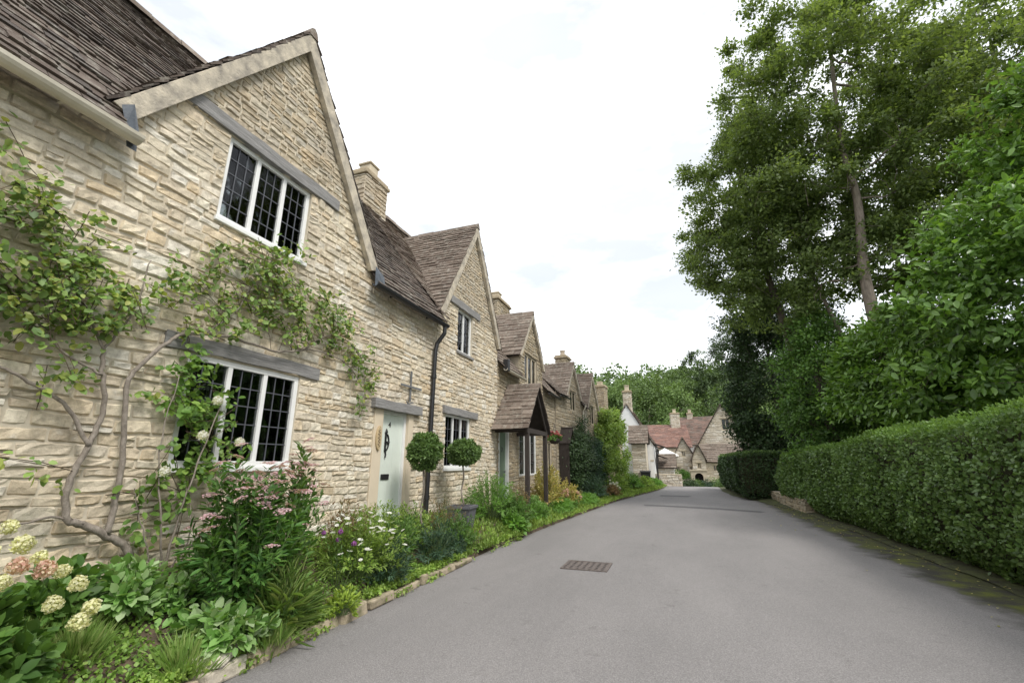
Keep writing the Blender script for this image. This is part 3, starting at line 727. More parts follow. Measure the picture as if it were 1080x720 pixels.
s_ = MB(); s_.box(-.08, .045, 2.95, 4.45, 1.42, 1.47); s_.build('sill', M['white'], c1, bevel=.006)
s_ = MB(); s_.box(-.08, .045, 2.95, 4.25, 4.05, 4.10); s_.build('sill', M['white'], c1, bevel=.006)
# door with dressed surround
sr = MB(); sr.box(-.12, .03, 6.0, 6.23, .3, 2.37); sr.box(-.12, .03, 6.99, 7.14, .3, 2.37); sr.build('door_surround', M['cream'], c1, bevel=.008)
df = MB(); df.box(-.12, -.03, 6.23, 6.28, .3, 2.37); df.box(-.12, -.03, 6.93, 6.99, .3, 2.37); df.box(-.12, -.03, 6.28, 6.93, 2.31, 2.37); df.build('door_frame', M['white'], c1, bevel=.004)
dr = MB()
for i in range(5):
    a = 6.28 + i*.13; dr.box(-.10, -.06, a+.001, a+.129, .32, 2.31)
dr.box(-.12, -.10, 6.28, 6.93, .32, 2.31)
D1 = dr.build('door', M['mint'], c1, bevel=.003)
kn = MB(); kn.box(-.06, -.045, 6.42, 6.46, 1.70, 2.0)
pth = [(-.045, 6.45 + .075*math.sin(a)*(1 if a < math.pi else 1), 1.85 + .13*math.cos(a)) for a in np.linspace(0, math.pi, 9)]
kn.tube(pth, .014, 6); kn.tube([(-.045,6.42,2.0),(-.045,6.44,2.06),(-.045,6.47,2.0)], .014, 6); kn.tube([(-.045,6.44,1.70),(-.045,6.46,1.65),(-.045,6.45,1.60)], .014, 6)
kn.tube([(-.04,6.44,1.85),(-.035,6.52,1.85)], .018, 6); kn.build('knocker', M['black'], D1)
lb = MB(); lb.box(-.06, -.045, 6.38, 6.60, 1.25, 1.34); lb.build('letter_slot', M['black'], D1, bevel=.01)
cu = bpy.data.curves.new('numeral', 'FONT'); cu.body = '4'; cu.size = .13; cu.extrude = .004
to = bpy.data.objects.new('numeral', cu); me_ = None
COL.objects.link(to); bpy.context.view_layer.update(); me_ = bpy.data.meshes.new_from_object(to); bpy.data.objects.remove(to)
me_.materials.append(M['black']); nu = bpy.data.objects.new('numeral', me_); link(nu, D1); nu.location = (-.055, 6.50, 2.10); nu.rotation_euler = (R(90), 0, R(90))
lintel(c1, 5.90, 7.32, 2.37, 2.52, x0=-.05, x1=.10, label='short grey stone-like beam over the mint green door', arch=-.01)
pq = MB(); pq.prism([(.03, 6.11 + .065*math.cos(a), 1.90 + .19*math.sin(a)*(1-.08*math.cos(3*a))) for a in np.linspace(0, 2*math.pi, 22)[:-1]], (.03, 0, 0)); Pq = pq.build('house_plaque', M['plaque'], c1, bevel=.006)
pl = MB(); pl.tube([(.0615, 6.11 + .03*math.sin(k*1.7), 1.76 + k*.014) for k in range(20)], .004, 4)
pl.build('carving', M['wood_dark'], Pq)
cr = MB(); cr.box(.03, .05, 6.94, 6.975, 2.58, 3.14); cr.box(.05, .066, 6.62, 7.30, 2.83, 2.865); cr.tube([(.05,6.84,2.58),(.06,6.87,2.53),(.05,7.05,2.58)], .014, 6); cr.build('wall_tie', M['iron_grey'], c1)
gutter(c1, -6.0, 2.04, 4.30, x=.24, mat='gutter_cream', r=.075)
gutter(c1, 5.45, 7.88, 4.27, x=.24, mat='black', r=.065)
downpipe(c1, [(.24,7.78,4.22), (.24,7.78,4.08), (.10,7.74,3.86), (.08,7.72,3.7), (.08,7.64,.45)], r=.042)
chimney(r1, -2.8, -2.2, 7.85, 8.75, 7.3, 8.66, pots=1, cap=.05, potr=.17, poth=.34, mat='stone_gable', seed=21)
fl = MB(); fl.add([(.13,1.90,4.58),(.13,1.99,4.66),(.165,2.05,4.42),(.17,2.07,4.20),(.17,1.99,4.20),(.16,1.95,4.40)], [(0,1,2,3,4,5)]); fl.build('flashing', M['lead'], r1)
fl = MB(); fl.add([(.14,5.56,4.62),(.14,5.80,4.52),(.22,5.74,4.30),(.20,5.50,4.20)], [(0,1,2,3)]); fl.build('flashing', M['lead'], r1)

# ================================================================= COTTAGE 2
H2 = [(8.40, 9.62, 1.42, 2.52), (8.82, 9.62, 3.98, 5.02)]
c2, r2 = cottage('second stone cottage with narrow gable, between downpipe and porch', (XF, 0, 0), 0, 7.86, 11.30, 4.42, -2.5, 8.05,
     gables=[(9.60, 1.68, 4.72, 7.50, .14)], holes=H2, seed=9, gmat='stone_gable', gz=5.0, rh=(.06,.13), rl=(.10,.32), expo=(.13,.09), slate='slate_warm')
window(c2, 8.40, 9.62, 1.42, 2.52, 3, 2, 4, x=-.08, fw=.05, mull=.045)
window(c2, 8.82, 9.62, 3.98, 5.02, 2, 2, 4, x=-.10, fw=.05, mull=.045, curtains=[(9.25, 9.6)])
lintel(c2, 8.25, 9.95, 2.52, 2.68, label='cracked grey beam over the ground floor window', x1=.06)
lintel(c2, 8.40, 10.0, 5.02, 5.20, label='grey beam over the gable window', x1=.05)
s_ = MB(); s_.box(-.08, .04, 8.36, 9.66, 1.36, 1.42); s_.build('sill', M['white'], c2, bevel=.006)
s_ = MB(); s_.box(-.1, .05, 8.78, 9.66, 3.92, 3.98); s_.build('sill', M['wood_grey'], c2, bevel=.006)

# ================================================================= COTTAGE 3 with dormer, porch and green door
H3 = [(11.45, 12.2, .3, 2.42), (13.15, 14.9, 1.15, 2.55), (13.75, 15.2, 4.05, 5.12), (16.2, 17.0, 1.0, 2.3)]
c3, r3 = cottage('third stone cottage with a sage green door behind the open porch', (XF, 0, 0), 0, 11.31, 17.6, 4.10, -2.3, 7.05,
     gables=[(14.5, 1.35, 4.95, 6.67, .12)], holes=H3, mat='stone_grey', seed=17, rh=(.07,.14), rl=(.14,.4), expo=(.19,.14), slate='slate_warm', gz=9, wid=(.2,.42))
window(c3, 13.15, 14.9, 1.15, 2.55, 3, 2, 4, x=-.06, frame=M['white'], curtains=[(13.3, 13.6), (14.5, 14.8)])
window(c3, 13.75, 15.2, 4.05, 5.12, 3, 1, 1, x=-.10, fw=.07, mull=.09, frame=M['ashlar'])
window(c3, 16.2, 17.0, 1.0, 2.3, 2, 1, 1, x=-.08, frame=M['ashlar'])
dm = MB(); dm.box(-.1, -.05, 11.5, 12.12, .3, 2.35); D3 = dm.build('door', M['green_door'], c3, bevel=.006)
k_ = MB(); k_.tube([(-.05,12.02,1.3),(-.01,12.02,1.3)], .022, 8); k_.build('handle', M['iron_grey'], D3); k_ = MB(); k_.tube([(-.04,11.8,1.95),(-.03,11.86,1.9),(-.04,11.8,1.82)], .012, 6); k_.build('knocker', M['iron_grey'], D3)
dm = MB(); dm.box(-.1, .02, 11.43, 11.5, .3, 2.42); dm.box(-.1, .02, 12.12, 12.22, .3, 2.42); dm.box(-.1, .02, 11.5, 12.12, 2.35, 2.42); dm.build('door_frame', M['white'], c3)
gutter(c3, 11.32, 13.1, 4.05, x=.25, mat='gutter_cream', r=.06); gutter(c3, 15.95, 17.6, 4.05, x=.25, mat='black', r=.06)
hp = MB(); hp.box(.16, .32, 11.34, 11.5, 3.98, 4.32); hp.build('rain_head', M['black'], c3, bevel=.02)
chimney(r3, -2.5, -1.75, 15.7, 17.1, 6.3, 8.05, pots=1, potr=.19, poth=.3, seed=31)
# open porch with its own slate roof
po = thing('porch', 'open timber porch with stone slate roof over the sage green door', 'porch', (XF, 0, 0))
pr = MB(); ps = MB(); yc, hw, zf, za, xo = 12.0, 1.02, 2.42, 3.58, 1.02
for sgn in (-1, 1):
    Vg = Vector((0, -sgn*hw, za-zf)).normalized(); Ng = Vector((0, sgn*(za-zf), hw)).normalized(); f0 = Vector((xo, yc+sgn*hw, zf)) - Vg*.12; L_ = math.hypot(hw, za-zf) + .12
    slates(ps, f0 + Ng*.03, (-1,0,0), Vg, Ng, L_, lambda v: [(0, xo-.04)], (.19,.15), (.16,.34), seed=41+sgn)
    a, b_ = f0, f0 + Vg*L_; pr.add([a, b_, (.03,b_.y,b_.z), (.03,a.y,a.z)], [(0,1,2,3)])
pro = pr.build('roof', M['under'], po); ps.build('slates', M['slate_warm'], pro); rc = MB(); ridge_caps(rc, (xo+.02, yc, za+.07), (.05, yc, za+.07), .08, 5, .3); rc.build('ridge', M['slate_warm'], pro)
for sgn in (-1, 1):
    bb = MB(); Vg = Vector((0, -sgn*hw, za-zf)).normalized(); c_ = Vector((xo-.10, yc+sgn*hw/2, (zf+za)/2-.06)); bb.obox(c_, Vg*1.55, (.04,0,0), Vg.cross(Vector((1,0,0)))*.13); bb.build('bargeboard', M['wood_dark'], po)
bb = MB(); bb.box(xo-.16, xo-.06, yc-hw+.05, yc+hw-.05, zf-.14, zf-.02); bb.box(.05, xo-.16, yc-hw+.10, yc-hw+.2, zf-.12, zf-.02); bb.box(.05, xo-.16, yc+hw-.2, yc+hw-.1, zf-.12, zf-.02); bb.build('tie_beam', M['wood_dark'], po)
for yy in (yc-hw+.10, yc+hw-.24):
    p_ = MB(); p_.box(xo-.16, xo-.05, yy, yy+.11, .15, zf-.14); p_.build('post', M['wood_dark'], po, bevel=.012)

# ================================================================= COTTAGES 4-6 on the line that turns with the lane
RZ = -math.atan2(1.2, 14)
def P2(s):  # point on the second facade line, s metres along from y=17.6
    return (XF + .05 + s*math.sin(-RZ), 17.6 + s*math.cos(RZ), 0)
H4 = [(.35, 1.05, .9, 2.3), (1.9, 3.1, 1.0, 2.2), (2.0, 2.9, 3.8, 4.7)]
c4, r4 = cottage('fourth cottage, small gable with chimney behind the hanging basket', P2(0), RZ, 0, 3.9, 4.25, -2.3, 6.6,
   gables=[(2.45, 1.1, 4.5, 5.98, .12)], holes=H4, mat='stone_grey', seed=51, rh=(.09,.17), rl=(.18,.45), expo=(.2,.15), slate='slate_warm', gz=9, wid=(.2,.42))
window(c4, 2.0, 2.9, 3.8, 4.7, 2, 1, 1, frame=M['ashlar']); window(c4, 1.9, 3.1, 1.0, 2.2, 2, 1, 1, frame=M['ashlar']); window(c4, .35, 1.05, .9, 2.3, 1, 2, 4)
chimney(r4, -1.25, -.7, 3.75, 4.5, 4.9, 6.75, pots=1, potr=.13, poth=.3, seed=55)
gutter(c4, 0, 1.3, 4.2, x=.25, r=.055); downpipe(c4, [(.25,3.75,4.2),(.1,3.75,3.9),(.08,3.75,.4)], 'gutter_cream')
H5 = [(1.3, 2.3, 3.45, 4.4), (.6, 1.2, .6, 2.2), (1.9, 2.9, .8, 2.1)]
c5, r5 = cottage('fifth cottage, stone gable above the pale rambling climber', P2(3.92), RZ, 0, 3.9, 4.1, -2.3, 6.45,
   gables=[(1.9, 1.15, 4.3, 6.05, .12)], holes=H5, mat='stone_grey', seed=61, rh=(.09,.17), rl=(.18,.45), expo=(.2,.15), slate='slate_warm', gz=9, wid=(.2,.42))
window(c5, 1.3, 2.3, 3.45, 4.4, 2, 1, 1, frame=M['ashlar']); window(c5, 1.9, 2.9, .8, 2.1, 2, 1, 1, frame=M['ashlar'])
dm = MB(); dm.box(-.1, -.05, .6, 1.2, .3, 2.2); dm.build('door', M['wood_dark'], c5)
downpipe(c5, [(.1,.2,4.0),(.08,.2,.4)], 'gutter_cream')
c6, r6 = cottage('sixth and last cottage of the terrace with plain slate roof and chimney', P2(7.85), RZ, 0, 5.2, 3.95, -2.0, 5.9,
   gables=[], holes=[(2.0, 3.0, 2.8, 3.6)], mat='stone_grey', seed=71, rh=(.1,.18), rl=(.2,.5), expo=(.22,.16), slate='slate_warm', gz=9, wid=(.2,.42))
window(c6, 2.0, 3.0, 2.8, 3.6, 2, 1, 1, frame=M['white']); gutter(c6, 0, 5.2, 3.92, x=.25, r=.055)
chimney(r6, -1.5, -.75, 4.2, 5.1, 4.6, 6.55, pots=1, potr=.16, poth=.2, seed=75)
# second porch: a narrow dark timber canopy
p2 = thing('porch', 'narrow dark timber porch beside the big dark climber', 'porch', P2(.55), RZ)
q = MB()
for sgn in (-1, 1):
    q.obox((.26, sgn*.17, 2.62), Vector((0, -sgn*.38, .62)), Vector((.5, 0, 0)), Vector((0, .03, .03)))
q.build('roof', M['wood_dark'], p2)
for sgn in (-1, 1): MB().box(.04, .44, sgn*.32-.02, sgn*.32+.02, .3, 2.32).build('side_panel', M['wood_dark'], p2)

# ================================================================= FAR HOUSES at the end of the lane
def far_house(label, cat, loc, rz, w_, d, eave, ridge, wall, roofm, gable_front=True, wins=(), chims=(), zb=-2.2, name='stone_house', stone=None, seed=5, rail=None, ov=.2, group=None):
    """local frame: front wall in the plane y=0 facing -y, width along x centred, depth +y"""
    root = thing(name, label, cat, loc, rz, group); h = w_/2; wl = MB()
    if gable_front:
        spans = lambda z: [(-h, h)] if z < eave else [(-h*(ridge-z)/(ridge-eave), h*(ridge-z)/(ridge-eave))]
        top = ridge
    else: spans = lambda z: [(-h, h)]; top = eave
    holes = [(a, b, c, e) for a, b, c, e in wins]
    rows = Rows(zb, top, spans, holes, [eave] if gable_front else [])
    tmp = MB(); back_sheet(tmp, rows, 0, .3, .1)
    wl.add([(y, -x, z) if False else (y, -x, z) for x, y, z in tmp.v], tmp.f)
    if gable_front:
        for s in (-1, 1): wl.add([(s*h,0,zb),(s*h,d,zb),(s*h,d,eave),(s*h,0,eave)], [(0,1,2,3)])
        wl.add([(-h,d,zb),(h,d,zb),(h,d,eave),(0,d,ridge),(-h,d,eave)], [(0,1,2,3,4)])
    else:
        for s in (-1, 1): wl.add([(s*h,0,zb),(s*h,d,zb),(s*h,d,eave),(s*h,d/2,ridge),(s*h,0,eave)], [(0,1,2,3,4)])
        wl.add([(-h,d,zb),(h,d,zb),(h,d,eave),(-h,d,eave)], [(0,1,2,3)])
    W = wl.build('wall', wall, root)
    if stone:
        s = MB(); stone_face(s, (0,0,0), (1,0,0), (0,-1,0), rows, (.14,.26), (.25,.7), (.015,.035), seed=seed, cell=.4); s.build('stonework', stone, W)
    rf = MB(); u_ = MB()
    if gable_front:
        for s in (-1, 1):
            V = Vector((-s*h, 0, ridge-eave)).normalized(); Nn = Vector((s*(ridge-eave), 0, h)).normalized(); f0 = Vector((s*h, -ov, eave)) - V*ov; Ln = math.hypot(h, ridge-eave) + ov
            slates(rf, f0 + Nn*.05, (0,1,0), V, Nn, Ln, lambda v: [(0, d+ov*2)], (.26,.2), (.25,.6), (.02,.04), seed=seed+s); q = f0 + V*Ln
            u_.add([f0, q, q+Vector((0,d+2*ov,0)), f0+Vector((0,d+2*ov,0))], [(0,1,2,3)])
        A, B = (0,-ov,ridge+.07), (0,d+ov,ridge+.07)
    else:
        for s in (-1, 1):
            yy = 0 if s < 0 else d; V = Vector((0, -s*d/2, ridge-eave)).normalized(); Nn = Vector((0, s*(ridge-eave), d/2)).normalized(); f0 = Vector((-h-ov, yy, eave)) - V*ov; Ln = math.hypot(d/2, ridge-eave) + ov
            slates(rf, f0 + Nn*.05, (1,0,0), V, Nn, Ln, lambda v: [(0, w_+ov*2)], (.26,.2), (.25,.6), (.02,.04), seed=seed+s); q = f0 + V*Ln
            u_.add([f0, q, q+Vector((w_+2*ov,0,0)), f0+Vector((w_+2*ov,0,0))], [(0,1,2,3)])
        A, B = (-h-ov,d/2,ridge+.07), (h+ov,d/2,ridge+.07)
    ro = u_.build('roof', M['under'], root); rf.build('slates', M[roofm], ro); rc = MB(); ridge_caps(rc, A, B, .13, 3, .6); rc.build('ridge', M[roofm], ro)
    for a, b, c, e in holes:
        f = MB(); f.box(a, b, .06, .10, c, c+.07); f.box(a, b, .06, .10, e-.07, e); f.box(a, a+.07, .06, .10, c+.07, e-.07); f.box(b-.07, b, .06, .10, c+.07, e-.07); f.box((a+b)/2-.03, (a+b)/2+.03, .06, .10, c+.07, e-.07)
        Wn = f.build('window', M['white'] if rail is None else rail, root)
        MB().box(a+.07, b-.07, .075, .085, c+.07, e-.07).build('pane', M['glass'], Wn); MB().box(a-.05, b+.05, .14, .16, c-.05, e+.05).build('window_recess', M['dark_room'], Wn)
        MB().box(a-.12, b+.12, -.06, .03, e, e+.13).build('lintel', M['ashlar'], Wn)
    for (cx_, cy_, cw, cz, ct, np_) in chims: chimney(ro, cx_-cw/2, cx_+cw/2, cy_-cw*.4, cy_+cw*.4, cz, ct, pots=np_, potr=.16, poth=.35, mat='stone_pale', seed=seed+2)
    return root
# whitewashed gable house, chimney on the gable
h = far_house('tall whitewashed house with a chimney on its white gable', 'house', (-3.35, 35.2, 0), 0, 3.5, 8, 2.9, 5.85, M['whitewash'], 'slate_warm', True, [], [(.1, .35, .62, 5.3, 6.95, 1)], name='white_house', seed=81, ov=.06)
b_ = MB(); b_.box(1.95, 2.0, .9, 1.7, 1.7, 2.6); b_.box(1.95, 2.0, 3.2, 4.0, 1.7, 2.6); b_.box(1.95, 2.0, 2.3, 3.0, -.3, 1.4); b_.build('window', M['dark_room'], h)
for (x_, y_, z_) in ((1.85, .55, 3.0), (1.9, 1.5, 2.2)):
    c_ = MB(); c_.prism([(x_, y_, z_), (x_+.75, y_, z_-.28), (x_+.75, y_, z_-.36), (x_, y_, z_-.12)], (0, .9, 0)); c_.build('canopy', M['wood_dark'], h)
downpipe(h, [(1.93,-.04,2.9),(1.93,-.06,-.3)], 'black', .05)
# lower stone cottage in front of it
h = far_house('small low stone house in front of the tall whitewashed gable', 'house', (-2.5, 33.3, 0), 0, .95, 1.8, 3.0, 4.1, M['mortar'], 'slate_warm', False, [], [], stone=M['stone_pale'], seed=83)
# slate lean-to by the wall
h = far_house('low pale outbuilding with slate roof beside the stone boundary wall', 'outbuilding', (-.95, 37.4, -.3), 0, 1.3, 1.8, 1.6, 2.45, M['whitewash'], 'slate_warm', False, [], [], name='outbuilding', stone=M['stone_pale'], seed=85)
# red roofed house and brown roofed house
far_house('house with bright red clay tile roof behind the white parasol', 'house', (-1.0, 52, -.6), R(8), 4.9, 5.4, 3.9, 6.3, M['ashlar'], 'tile_red', False, [(1.0, 1.9, 1.3, 2.4)], [(1.5, 2.7, .95, 5.6, 7.7, 1)], name='red_roofed_house', seed=87)
far_house('house with brownish clay tile roof left of the big stone gable', 'house', (3.0, 58, -.4), R(-10), 6.0, 6, 4.2, 7.5, M['whitewash'], 'tile_brown', False, [(-1.8, -.9, 2.0, 3.1)], [(-1.6, 3.0, .6, 7.0, 8.1, 1)], name='tile_roofed_house', seed=89)
# big stone gable on the right
far_house('large stone house, tall gable with one small mullioned window', 'house', (4.35, 47.5, 0), R(-6), 6.4, 9, 1.9, 7.0, M['mortar'], 'slate', True, [(-.1, .65, 4.6, 5.7)], [], stone=M['stone_pale'], rail=M['ashlar'], seed=91)
far_house('low stone wing with brown slate roof in front of the large gable', 'outbuilding', (3.75, 43.6, 0), R(-5), 3.2, 3.0, 1.75, 3.15, M['mortar'], 'slate_warm', False, [(-.9, -.5, .9, 1.4), (.5, .9, .9, 1.4)], [], name='outbuilding', stone=M['stone_pale'], seed=93, rail=M['ashlar'])
far_house('small steep cream stone gable behind the round clipped tree', 'house', (.55, 43.2, -.3), R(0), 2.2, 4.5, 1.9, 4.0, M['mortar'], 'slate_warm', True, [(-.16, .16, 2.4, 2.9), (-.75, -.4, 1.1, 1.6), (.4, .75, 1.1, 1.6)], [], stone=M['stone_pale'], rail=M['ashlar'], seed=95)
far_house('narrow stone gablet joined to the low slate wing', 'house', (1.7, 42.4, -.2), R(0), 1.05, 3, 2.1, 3.3, M['mortar'], 'slate_warm', True, [(-.15, .15, 1.3, 1.8)], [], stone=M['stone_pale'], rail=M['ashlar'], seed=97)
# arched stone porch
g = thing('arched_porch', 'little pale stone porch with dark arched doorway', 'porch', (1.55, 41.2, -.3))
a = MB(); pts = [(-.62,0,-1.5),(-.33,0,-1.5),(-.33,0,.75)] + [(.33*math.cos(t_), 0, .75 + .33*math.sin(t_)) for t_ in np.linspace(math.pi, 0, 9)[1:-1]] + [(.33,0,.75),(.33,0,-1.5),(.62,0,-1.5),(.62,0,1.25),(-.62,0,1.25)]
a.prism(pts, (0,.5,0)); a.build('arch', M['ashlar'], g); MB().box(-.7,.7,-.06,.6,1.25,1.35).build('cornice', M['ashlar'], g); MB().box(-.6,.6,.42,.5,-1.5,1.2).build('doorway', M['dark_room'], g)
# white parasol
g = thing('parasol', 'open white parasol in front of the red roofed house', 'parasol', (-1.0, 43.0, -.5))
p_ = MB(); n = 8; ring = [(1.15*math.cos(2*math.pi*k/n), 1.15*math.sin(2*math.pi*k/n), 2.75) for k in range(n)]; low = [(x, y, z-.12) for x, y, z in ring]
p_.add([(0,0,3.35)] + ring + low, [(0, 1+k, 1+(k+1) % n) for k in range(n)] + [(1+k, 9+k, 9+(k+1) % n, 1+(k+1) % n) for k in range(n)]); p_.build('canopy', M['white_fab'], g)
MB().tube([(0,0,-.8),(0,0,3.4)], .035, 8).build('pole', M['white'], g)
tag(MB().box(-1.0, 1.0, -.1, .1, .0, 1).build('window_panel', M['wood_dark']), 'dark window under the white parasol, built as a plain slab', 'window_panel').location = (-.35, 47.5, 1.3)  # plain dark slab for the dark window below the parasol
# boundary wall, white post, dark bin
def dry_wall(label, p0, p1, z0, z1, th=.35, mat='stone_pale', cap=True, rh=(.08,.16)):
    p0, p1 = Vector((*p0, 0)), Vector((*p1, 0)); d = p1 - p0; Ln = d.length; U = d.normalized(); root = thing('stone_wall', label, 'wall', (0,0,0)); Nn = U.cross(Vector((0,0,1)))
    c_ = MB(); ctr = (p0+p1)/2 + Vector((0,0,(z0+z1)/2)) - Nn*th/2; c_.obox(ctr, U*(Ln-.03), Nn*(th-.03), Vector((0,0,z1-z0-.02))); c_.build('core', M['mortar_grey'], root)
    s = MB(); rr = Rows(0, z1-z0, lambda z: [(0, Ln)]); stone_face(s, p0+Vector((0,0,z0)), U, Nn, rr, rh, (.15,.45), (.015,.04), seed=int(Ln*10)); stone_face(s, p0+Vector((0,0,z0))-Nn*th, Nn, -U, Rows(0, z1-z0, lambda z: [(0, th)]), rh, (.1,.3), seed=3); stone_face(s, p1+Vector((0,0,z0)), -Nn, U, Rows(0, z1-z0, lambda z: [(0, th)]), rh, (.1,.3), seed=4); s.build('stonework', M[mat], root)
    if cap:
        k = MB(); n = max(1, int(Ln/.5)); rg = random.Random(2)
        for i in range(n):
            a, b_ = Ln*i/n, Ln*(i+1)/n - .01; c2 = p0 + U*(a+b_)/2 - Nn*th/2 + Vector((0,0,z1+.03+rg.uniform(0,.02))); k.obox(c2, U*(b_-a), Nn*(th+.06), Vector((0,0,.07)))
        k.build('coping', M['ashlar'], root, bevel=.02)
    return root
dry_wall('low stone boundary wall at the end of the lane', (-1.75, 35.2), (.18, 35.6), -.3, .72)
g = thing('gate_post', 'slim whitewashed post at the left end of boundary wall', 'post', (-1.72, 34.8, 0)); MB().box(-.1,.1,-.1,.1,-.3,1.7).build('shaft', M['whitewash'], g, bevel=.01); MB().box(-.13,.13,-.13,.13,1.7,1.78).build('cap', M['ashlar'], g)
g = thing('wheelie_bin', 'black wheeled bin outside the white house', 'bin', (-2.15, 33.2, -.03), R(5))
b_ = MB(); b_.add([(-.26,-.3,.08),(.26,-.3,.08),(.26,.3,.08),(-.26,.3,.08),(-.32,-.38,1.0),(.32,-.38,1.0),(.32,.38,1.0),(-.32,.38,1.0)], [(0,3,2,1),(4,5,6,7),(0,1,5,4),(1,2,6,5),(2,3,7,6),(3,0,4,7)]); b_.build('body', M['black'], g, bevel=.02)
MB().prism([(-.35,-.42,1.0),(-.35,.42,1.0),(-.35,.36,1.10),(-.35,-.36,1.06)], (.7,0,0)).build('lid', M['black'], g, bevel=.015)
for s in (-1, 1): MB().tube([(s*.3-.03,.32,.1),(s*.3+.03,.32,.1)], .1, 12).build('wheel', M['black'], g)
dry_wall('low mossy retaining wall between the two clipped hedges', (3.62, 26.0), (3.62, 17.0), 0.0, .42, .4, 'stone_grey', False)

# kerb stones along the bed
rgk = random.Random(4); y = 2.2; first = None
kerb_l = {0: 'big pale flat kerb stone by the spotted leaves', 1: 'short mossy kerb stone next to the pale one', 2: 'brown edging block beside the feathery grass'}
i = 0
while y < 6.7:
    l_ = rgk.uniform(.34, .62); x = interp(road_L, y + l_/2)
    mb = MB(); nn_ = 5; hgt = rgk.uniform(.07, .115); wdt = rgk.uniform(.13, .19)
    mb.box(-wdt/2, wdt/2, -l_/2+.012, l_/2-.012, 0, hgt)
    o = mb.build('kerb_stone', M['edging'] if i != 1 else M['stone_pale'], None, bevel=.02)
    for v in o.data.vertices: v.co += Vector([rgk.uniform(-.022, .022) for _ in range(3)])
    sb = o.modifiers.new('s', 'SUBSURF'); sb.subdivision_type = 'SIMPLE'; sb.levels = sb.render_levels = 2
    o.location = (x + rgk.uniform(-.02, .02), y + l_/2, .0); o.rotation_euler = (rgk.uniform(-.05,.05), rgk.uniform(-.06,.06), rgk.uniform(-.06, .06) + .03)
    tag(o, None, 'kerb stone', 'stone edging of the flower bed'); o['label'] = ('the nearest','the second','the third','the fourth','the fifth','the sixth','the seventh','the eighth','the ninth','the tenth','the eleventh','the twelfth')[i] + ' rough kerb stone edging the flower bed, counted from the camera'
    y += l_; i += 1
fs = MB(); fs.add([(-.28,-.16,0),(.22,-.2,0),(.30,.12,0),(-.05,.2,0),(-.3,.1,0),(-.26,-.14,.08),(.2,-.18,.06),(.27,.1,.09),(-.05,.17,.11),(-.27,.08,.10)], [(0,1,6,5),(1,2,7,6),(2,3,8,7),(3,4,9,8),(4,0,5,9),(5,6,7,8,9)])
o = fs.build('flat_rock', M['stone_pale'], bevel=.02); o.location = (-3.42, 2.72, .12); o.rotation_euler = (.05, -.1, .7); tag(o, 'pale flat broken rock lying in the ground cover by the kerb', 'rock')

